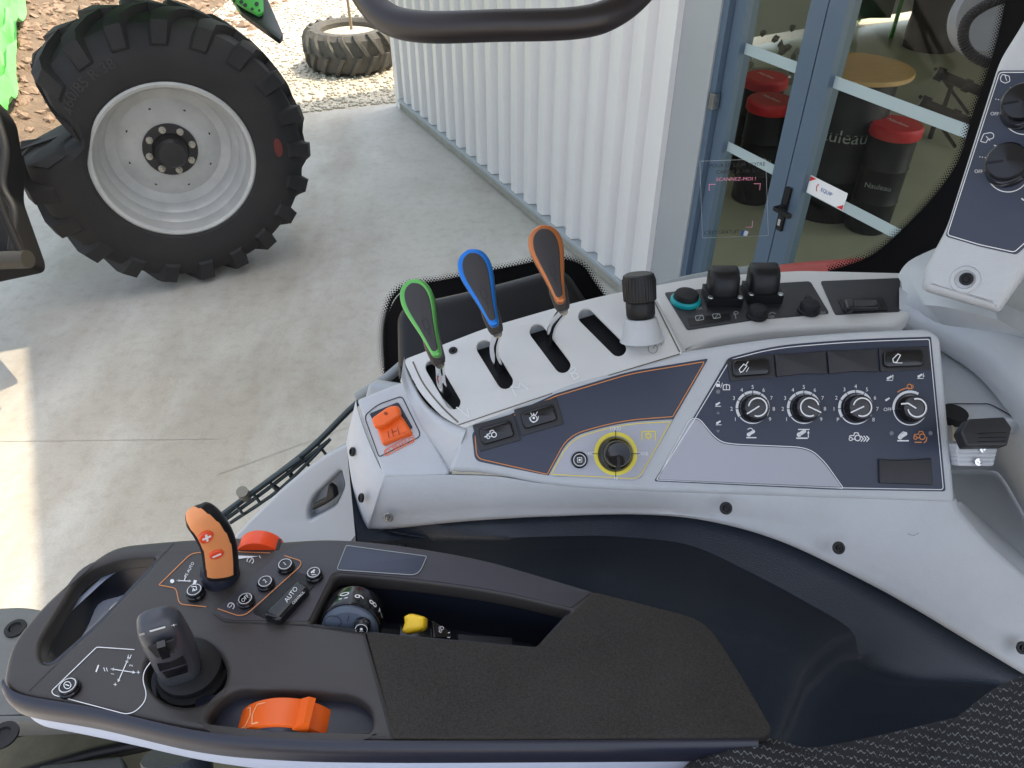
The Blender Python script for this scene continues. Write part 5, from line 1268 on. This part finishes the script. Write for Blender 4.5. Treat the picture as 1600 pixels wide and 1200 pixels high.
# ------------------------------------------------------------------ pillar with the wiper dials
pil = thing('cab_pillar', 'light grey cab pillar with a navy panel and two black wiper dials', 'pillar', P(1560, 300, .62))
PP = PL3((1470, 400, .70), (1600, 60, .66), (1600, 420, .665))
plate('pillar_body', M['grey'], pil, PP, rp([(1606, 20, 30), (1562, 90, 20), (1478, 355, 20), (1443, 420, 6), (1439, 452, 8), (1560, 487, 8), (1620, 400, 10), (1760, 300, 4), (1760, -80, 4), (1640, -80, 10)], 10, 6), .035, .008, .0, ang=60)
plate('wiper_panel', M['navy'], pil, PP, rp([(1560, 110, 5), (1700, 110, 3), (1700, 300, 3), (1588, 398, 5), (1530, 385), (1477, 369, 5)], 6), .001, .0002, .0008)
m_ = Marks(PP, .0014); m_.line(rp([(1700, 113), (1562, 113, 5), (1480, 367, 5), (1530, 382), (1585, 394, 5), (1700, 290)], 6, closed=False), 1.4)
for cx, cy in ((1592, 172), (1567, 262)):
    m_.arc(cx + 8, cy + 4, 34, 3.6, 60, 195, 40); m_.arc(cx + 8, cy + 4, 34, 1.4, 195, 330, 40)
    m_.text('OFF', cx - 38, cy + 6, 7.5, -3); m_.line([(cx - 6 - 8, cy - 35), (cx + 1 - 8, cy - 33)], 2)
    for k in range(4): m_.disc(cx - 36 + k * 4.2, cy - 17 + k * .6, .9)
m_.line(rp([(1563, 122), (1566, 116), (1577, 119), (1578, 127), (1571, 130), (1564, 127)], 2), 1.2, True); m_.line([(1570, 117), (1573, 126)], 1.1)
m_.line(rp([(1532, 221), (1537, 209), (1549, 207), (1553, 210), (1552, 216), (1543, 218), (1541, 223)], 2), 1.2, True); m_.line([(1541, 213), (1547, 220)], 1.1)
m_.line([(1596, 310), (1600, 313)], 2)
m_.mk('white_print', M['white'], pil)
for i, (cx, cy) in enumerate(((1594, 176), (1570, 266))):
    o = PP.at(cx + 4, cy - 4, .001); k = dep(o) / FPX
    axp = (PP.n * .8 - UP * .25 + (CAM - o).normalized() * .2).normalized() if 0 else PP.n
    kn = lathe('wiper_dial', M['gloss'], pil, o, axp, [(31 * k, 0), (30.5 * k, .005), (28.5 * k, .009), (28 * k, .012), (29 * k, .024), (28 * k, .028), (25.5 * k, .030), (0, .0305)], 56, label='upper wiper dial' if i == 0 else 'lower wiper dial')
    g = G(); g.box(o + PP.n * .0308 - PP.x * .008, PP.x, PP.y, PP.n, .011, .0016, .0012); g.mk('pointer', M['black'], kn)
sb = lathe('screw_boss', M['grey'], pil, PP.at(1508, 437, 0), PP.n, [(.0125, 0), (.0115, .0015), (.0085, .002), (.0075, -.001), (0, -.001)], 36)
screw(pil, PP, 1510, 436, 10, .001)
# pillar plinth behind
strip('pillar_foot', M['grey'], [[(1402, 432, .84), (1425, 405, .85), (1500, 372, .85)], [(1408, 440, .82), (1440, 420, .80), (1520, 400, .78)], [(1412, 475, .79), (1480, 480, .74), (1560, 500, .71)], [(1440, 510, .79), (1520, 530, .77), (1640, 540, .74)]], pil, ang=80)
plate('rear_lining', mat('lining_beige', (.42, .42, .40), .6), pil, PL3((1440, 560, .80), (1700, 560, .70), (1600, 380, .84)), rp([(1430, 440), (1800, 300), (1800, 700), (1560, 620), (1440, 520)], 10), .01, .002, -.02)

# ------------------------------------------------------------------ connector block in the tub
cb = thing('connector_block', 'black plug box on a pale ribbed terminal in the console tub', 'connector', HP(.56).at(1525, 725))
bx = PL(P(1536, 690, .655), (0, -.55, .83))
plate('plug_box', M['blank'], cb, bx, rp([(1502, 674, 3), (1515, 654, 3), (1570, 651, 3), (1582, 668, 3), (1575, 696, 3), (1512, 697, 3)], 3), .014, .002, .004)
m_ = Marks(bx, .0046)
for y in (677, 684, 690): m_.line([(1528, y), (1572, y - 1)], .8)
m_.mk('box_rib', M['gloss'], cb)
tm = PL(P(1525, 712, .685), (0, -.75, .66))
rb = G()
for k in range(5): plate('', None, None, tm, rp([(1494 + k * .6, 693 + k * 6.6), (1562 - k * 1.5, 693 + k * 6.6), (1560 - k * 1.5, 702 + k * 6.6), (1495 + k * .6, 702 + k * 6.6)], 4), .018, .0025, -.0005 * k, g=rb)
rb.mk('terminal_strip', mat('pale_terminal', (.5, .51, .53), .5), cb)
for x, y in ((1536, 702), (1528, 722)): o_ = tm.at(x, y, .001); lathe('terminal_screw', M['chrome'], cb, o_, tm.n, [(0, .001), (.0015, .0012), (.0032, .001), (.0036, 0)], 16)
tube('wire', mat('cream_wire', (.5, .42, .3), .5), cb, [P(*q) for q in cr([(1478, 655, .72), (1488, 668, .71), (1490, 685, .70), (1497, 686, .69), (1505, 681, .68)], 6)], .0016)

# ------------------------------------------------------------------ grab bar and added shade roof
gb = thing('grab_bar', 'dark curved grab bar across the top of the window', 'grab bar', P(790, 40, .55))
pts = cr([(520, -90, .60), (560, -25, .58), (600, 25, .565), (660, 42, .555), (780, 40, .55), (900, 36, .55), (960, 18, .555), (1010, -25, .57), (1050, -90, .59)], 8)
tube('bar', mat('dark_brown_bar', (.018, .014, .015), .38), gb, [P(*q) for q in pts], .0108, 24)
rf = thing('added_cab_roof', 'flat pale roof panel added above the side console to block sun', 'roof', V((0, -.2, 2.95)))
g = G(); g.box(V((.6, .52, 2.98)), RIGHT, V((0, 1, 0)), Z, 1.5, 1.25, .1); g.mk('added_roof_panel', M['intwall'], rf, smooth=False)  # unseen roof piece, sized to keep sun off console and armrest

# ------------------------------------------------------------------ seat
seat = thing('driver_seat', 'dark patterned fabric driver seat with pale woven squiggles', 'seat', P(1450, 1250, .45))
def fabric():
    m = mat('seat_fabric', (.022, .022, .025), .9); t = m.node_tree; b = t.nodes['Principled BSDF']; L = t.links
    uv = t.nodes.new('ShaderNodeUVMap'); uv.uv_map = 'UVMap'
    def math_(op, a, c=None, d=None):
        n = t.nodes.new('ShaderNodeMath'); n.operation = op
        for i, q in enumerate((a, c, d)):
            if q is None: continue
            if isinstance(q, (int, float)): n.inputs[i].default_value = q
            else: L.new(q, n.inputs[i])
        return n.outputs[0]
    sx = t.nodes.new('ShaderNodeSeparateXYZ'); L.new(uv.outputs[0], sx.inputs[0]); x, y = sx.outputs[0], sx.outputs[1]
    # slanted rows of short squiggles
    yy = math_('ADD', y, math_('MULTIPLY', x, .22))
    wob = math_('MULTIPLY', math_('SINE', math_('MULTIPLY', x, .62)), 2.2)
    wob2 = math_('MULTIPLY', math_('SINE', math_('MULTIPLY', x, .23)), 1.6)
    ph = math_('MODULO', math_('ADD', math_('ADD', math_('ADD', yy, wob), wob2), 4000), 14.5)
    ln = math_('LESS_THAN', math_('ABSOLUTE', math_('SUBTRACT', ph, 5.0)), 1.25)
    gap = t.nodes.new('ShaderNodeTexNoise'); gap.inputs['Scale'].default_value = .25; gap.inputs['Detail'].default_value = 3; L.new(uv.outputs[0], gap.inputs[0])
    ln = math_('MULTIPLY', ln, math_('GREATER_THAN', gap.outputs[0], .47))
    vo = t.nodes.new('ShaderNodeTexVoronoi'); vo.inputs['Scale'].default_value = .22; L.new(uv.outputs[0], vo.inputs[0])
    dt = math_('LESS_THAN', vo.outputs[0], .16)
    band = math_('LESS_THAN', math_('ABSOLUTE', math_('SUBTRACT', ph, 11.0)), 3.0)
    al = math_('MAXIMUM', ln, math_('MULTIPLY', dt, band))
    mx = t.nodes.new('ShaderNodeMixRGB'); mx.inputs[1].default_value = (.018, .018, .021, 1); mx.inputs[2].default_value = (.21, .21, .215, 1); L.new(al, mx.inputs[0])
    L.new(mx.outputs[0], b.inputs['Base Color'])
    n = t.nodes.new('ShaderNodeTexNoise'); n.inputs['Scale'].default_value = .9; L.new(uv.outputs[0], n.inputs[0])
    bp = t.nodes.new('ShaderNodeBump'); bp.inputs['Strength'].default_value = .6; bp.inputs['Distance'].default_value = .0012
    L.new(math_('ADD', n.outputs[0], al), bp.inputs['Height']); L.new(bp.outputs[0], b.inputs['Normal'])
    return m
FAB = fabric()
def cushion(name, top, dtop, par, slope=.0005):
    tp_ = cr(top, 10); rows_ = []; uvs = []; vs = []
    lev = [(40, .07), (14, .030), (3, .008), (0, 0), (4, -.006), (14, -.014), (40, -.028), (90, -.05), (170, -.08), (300, -.12)]
    for dy, dd in lev:
        s = 1 if dy in (40, 14, 3) and dd > 0 else 0
        for i, (x, y) in enumerate(tp_):
            yy = y + dy; vs.append(P(x, yy, dtop + dd)); uvs.append((x, -(y + (dy if not s else -dy))))
    n = len(tp_); fs = [(j * n + i, j * n + i + 1, (j + 1) * n + i + 1, (j + 1) * n + i) for j in range(len(lev) - 1) for i in range(n - 1)]
    return mk(name, vs, fs, FAB, par, uvs=uvs, ang=80)
cushion('seat_cushion', [(1030, 1260), (1068, 1200), (1110, 1168), (1160, 1151), (1210, 1154), (1262, 1168), (1330, 1158), (1400, 1143), (1500, 1120), (1560, 1112), (1640, 1105)], .53, seat)
cushion('backrest_bolster', [(1420, 1240), (1440, 1195), (1466, 1150), (1500, 1118), (1550, 1078), (1600, 1055), (1680, 1030)], .515, seat)

# ------------------------------------------------------------------ floor parts of this tractor, low left
stp = thing('cab_step', 'grey bracket and step frame of this tractor below the armrest', 'step', P(80, 1050, 1.1))
STP = HP(1.05)
plate('bracket', mat('bracket_grey', (.12, .125, .12), .5, var=.2, vscale=30), stp, HP(.86), rp([(-60, 950, 10), (40, 945, 20), (85, 955, 12), (120, 930, 20), (200, 960, 8), (200, 1120, 8), (-60, 1130, 8)], 10), .04, .008, 0)
lathe('bracket_bolt', M['rubber'], stp, HP(.86).at(25, 983, 0), Z, [(.013, 0), (.013, .003), (.008, .004), (.007, .001), (0, .001)], 24)
lathe('bracket_bolt', M['rubber'], stp, HP(.86).at(6, 1150, .02), Z, [(.016, 0), (.016, .003), (.009, .004), (.008, .001), (0, .001)], 24)
tube('frame_bar', M['black'], stp, [P(-60, 1150, .92), P(60, 1120, .93), P(330, 1070, .96)], .018)
tube('frame_bar', M['black'], stp, [P(-60, 1240, .92), P(150, 1178, .95), P(420, 1120, .98)], .010)
plate('floor_mat', mat('olive_mat', (.13, .115, .07), .8, var=.4, vscale=25, bump=.4, bscale=400), stp, HP(1.0), rp([(-100, 1060), (520, 1000), (760, 1180), (760, 1400), (-100, 1400)], 6), .02, .004, 0)
plate('step_plate', mat('step_dark', (.05, .055, .055), .5), stp, HP(.93), rp([(60, 1196, 6), (190, 1180, 6), (205, 1230, 6), (80, 1260, 6)], 6), .02, .004, 0)
tube('lift_post', M['dark'], stp, [P(275, 1175, .66), P(285, 1260, .66)], .028)

# cab floor, side and seat block added to darken the trim, mostly unseen
tub = thing('added_cab_floor', 'dark cab floor and lower door panel added to darken the side trim', 'floor', V((.2, -.2, 1.12)))
g = G(); g.box(V((.35, -.25, 1.10)), RIGHT, V((0, 1, 0)), Z, 1.5, 2.0, .06); g.mk('added_floor_panel', M['rubber'], tub, smooth=False)
g = G(); g.box(V((.1, -1.2, 1.40)), RIGHT, V((0, 1, 0)), Z, 2.0, .06, .65); g.mk('added_side_panel', M['dark'], tub, smooth=False)
g = G(); g.box(V((.52, -.18, 1.66)), RIGHT, V((0, 1, 0)), Z, .70, .50, .42); g.mk('added_seat_base', M['rubber'], seat, smooth=False)  # block under the seat, added to keep light off the side trim
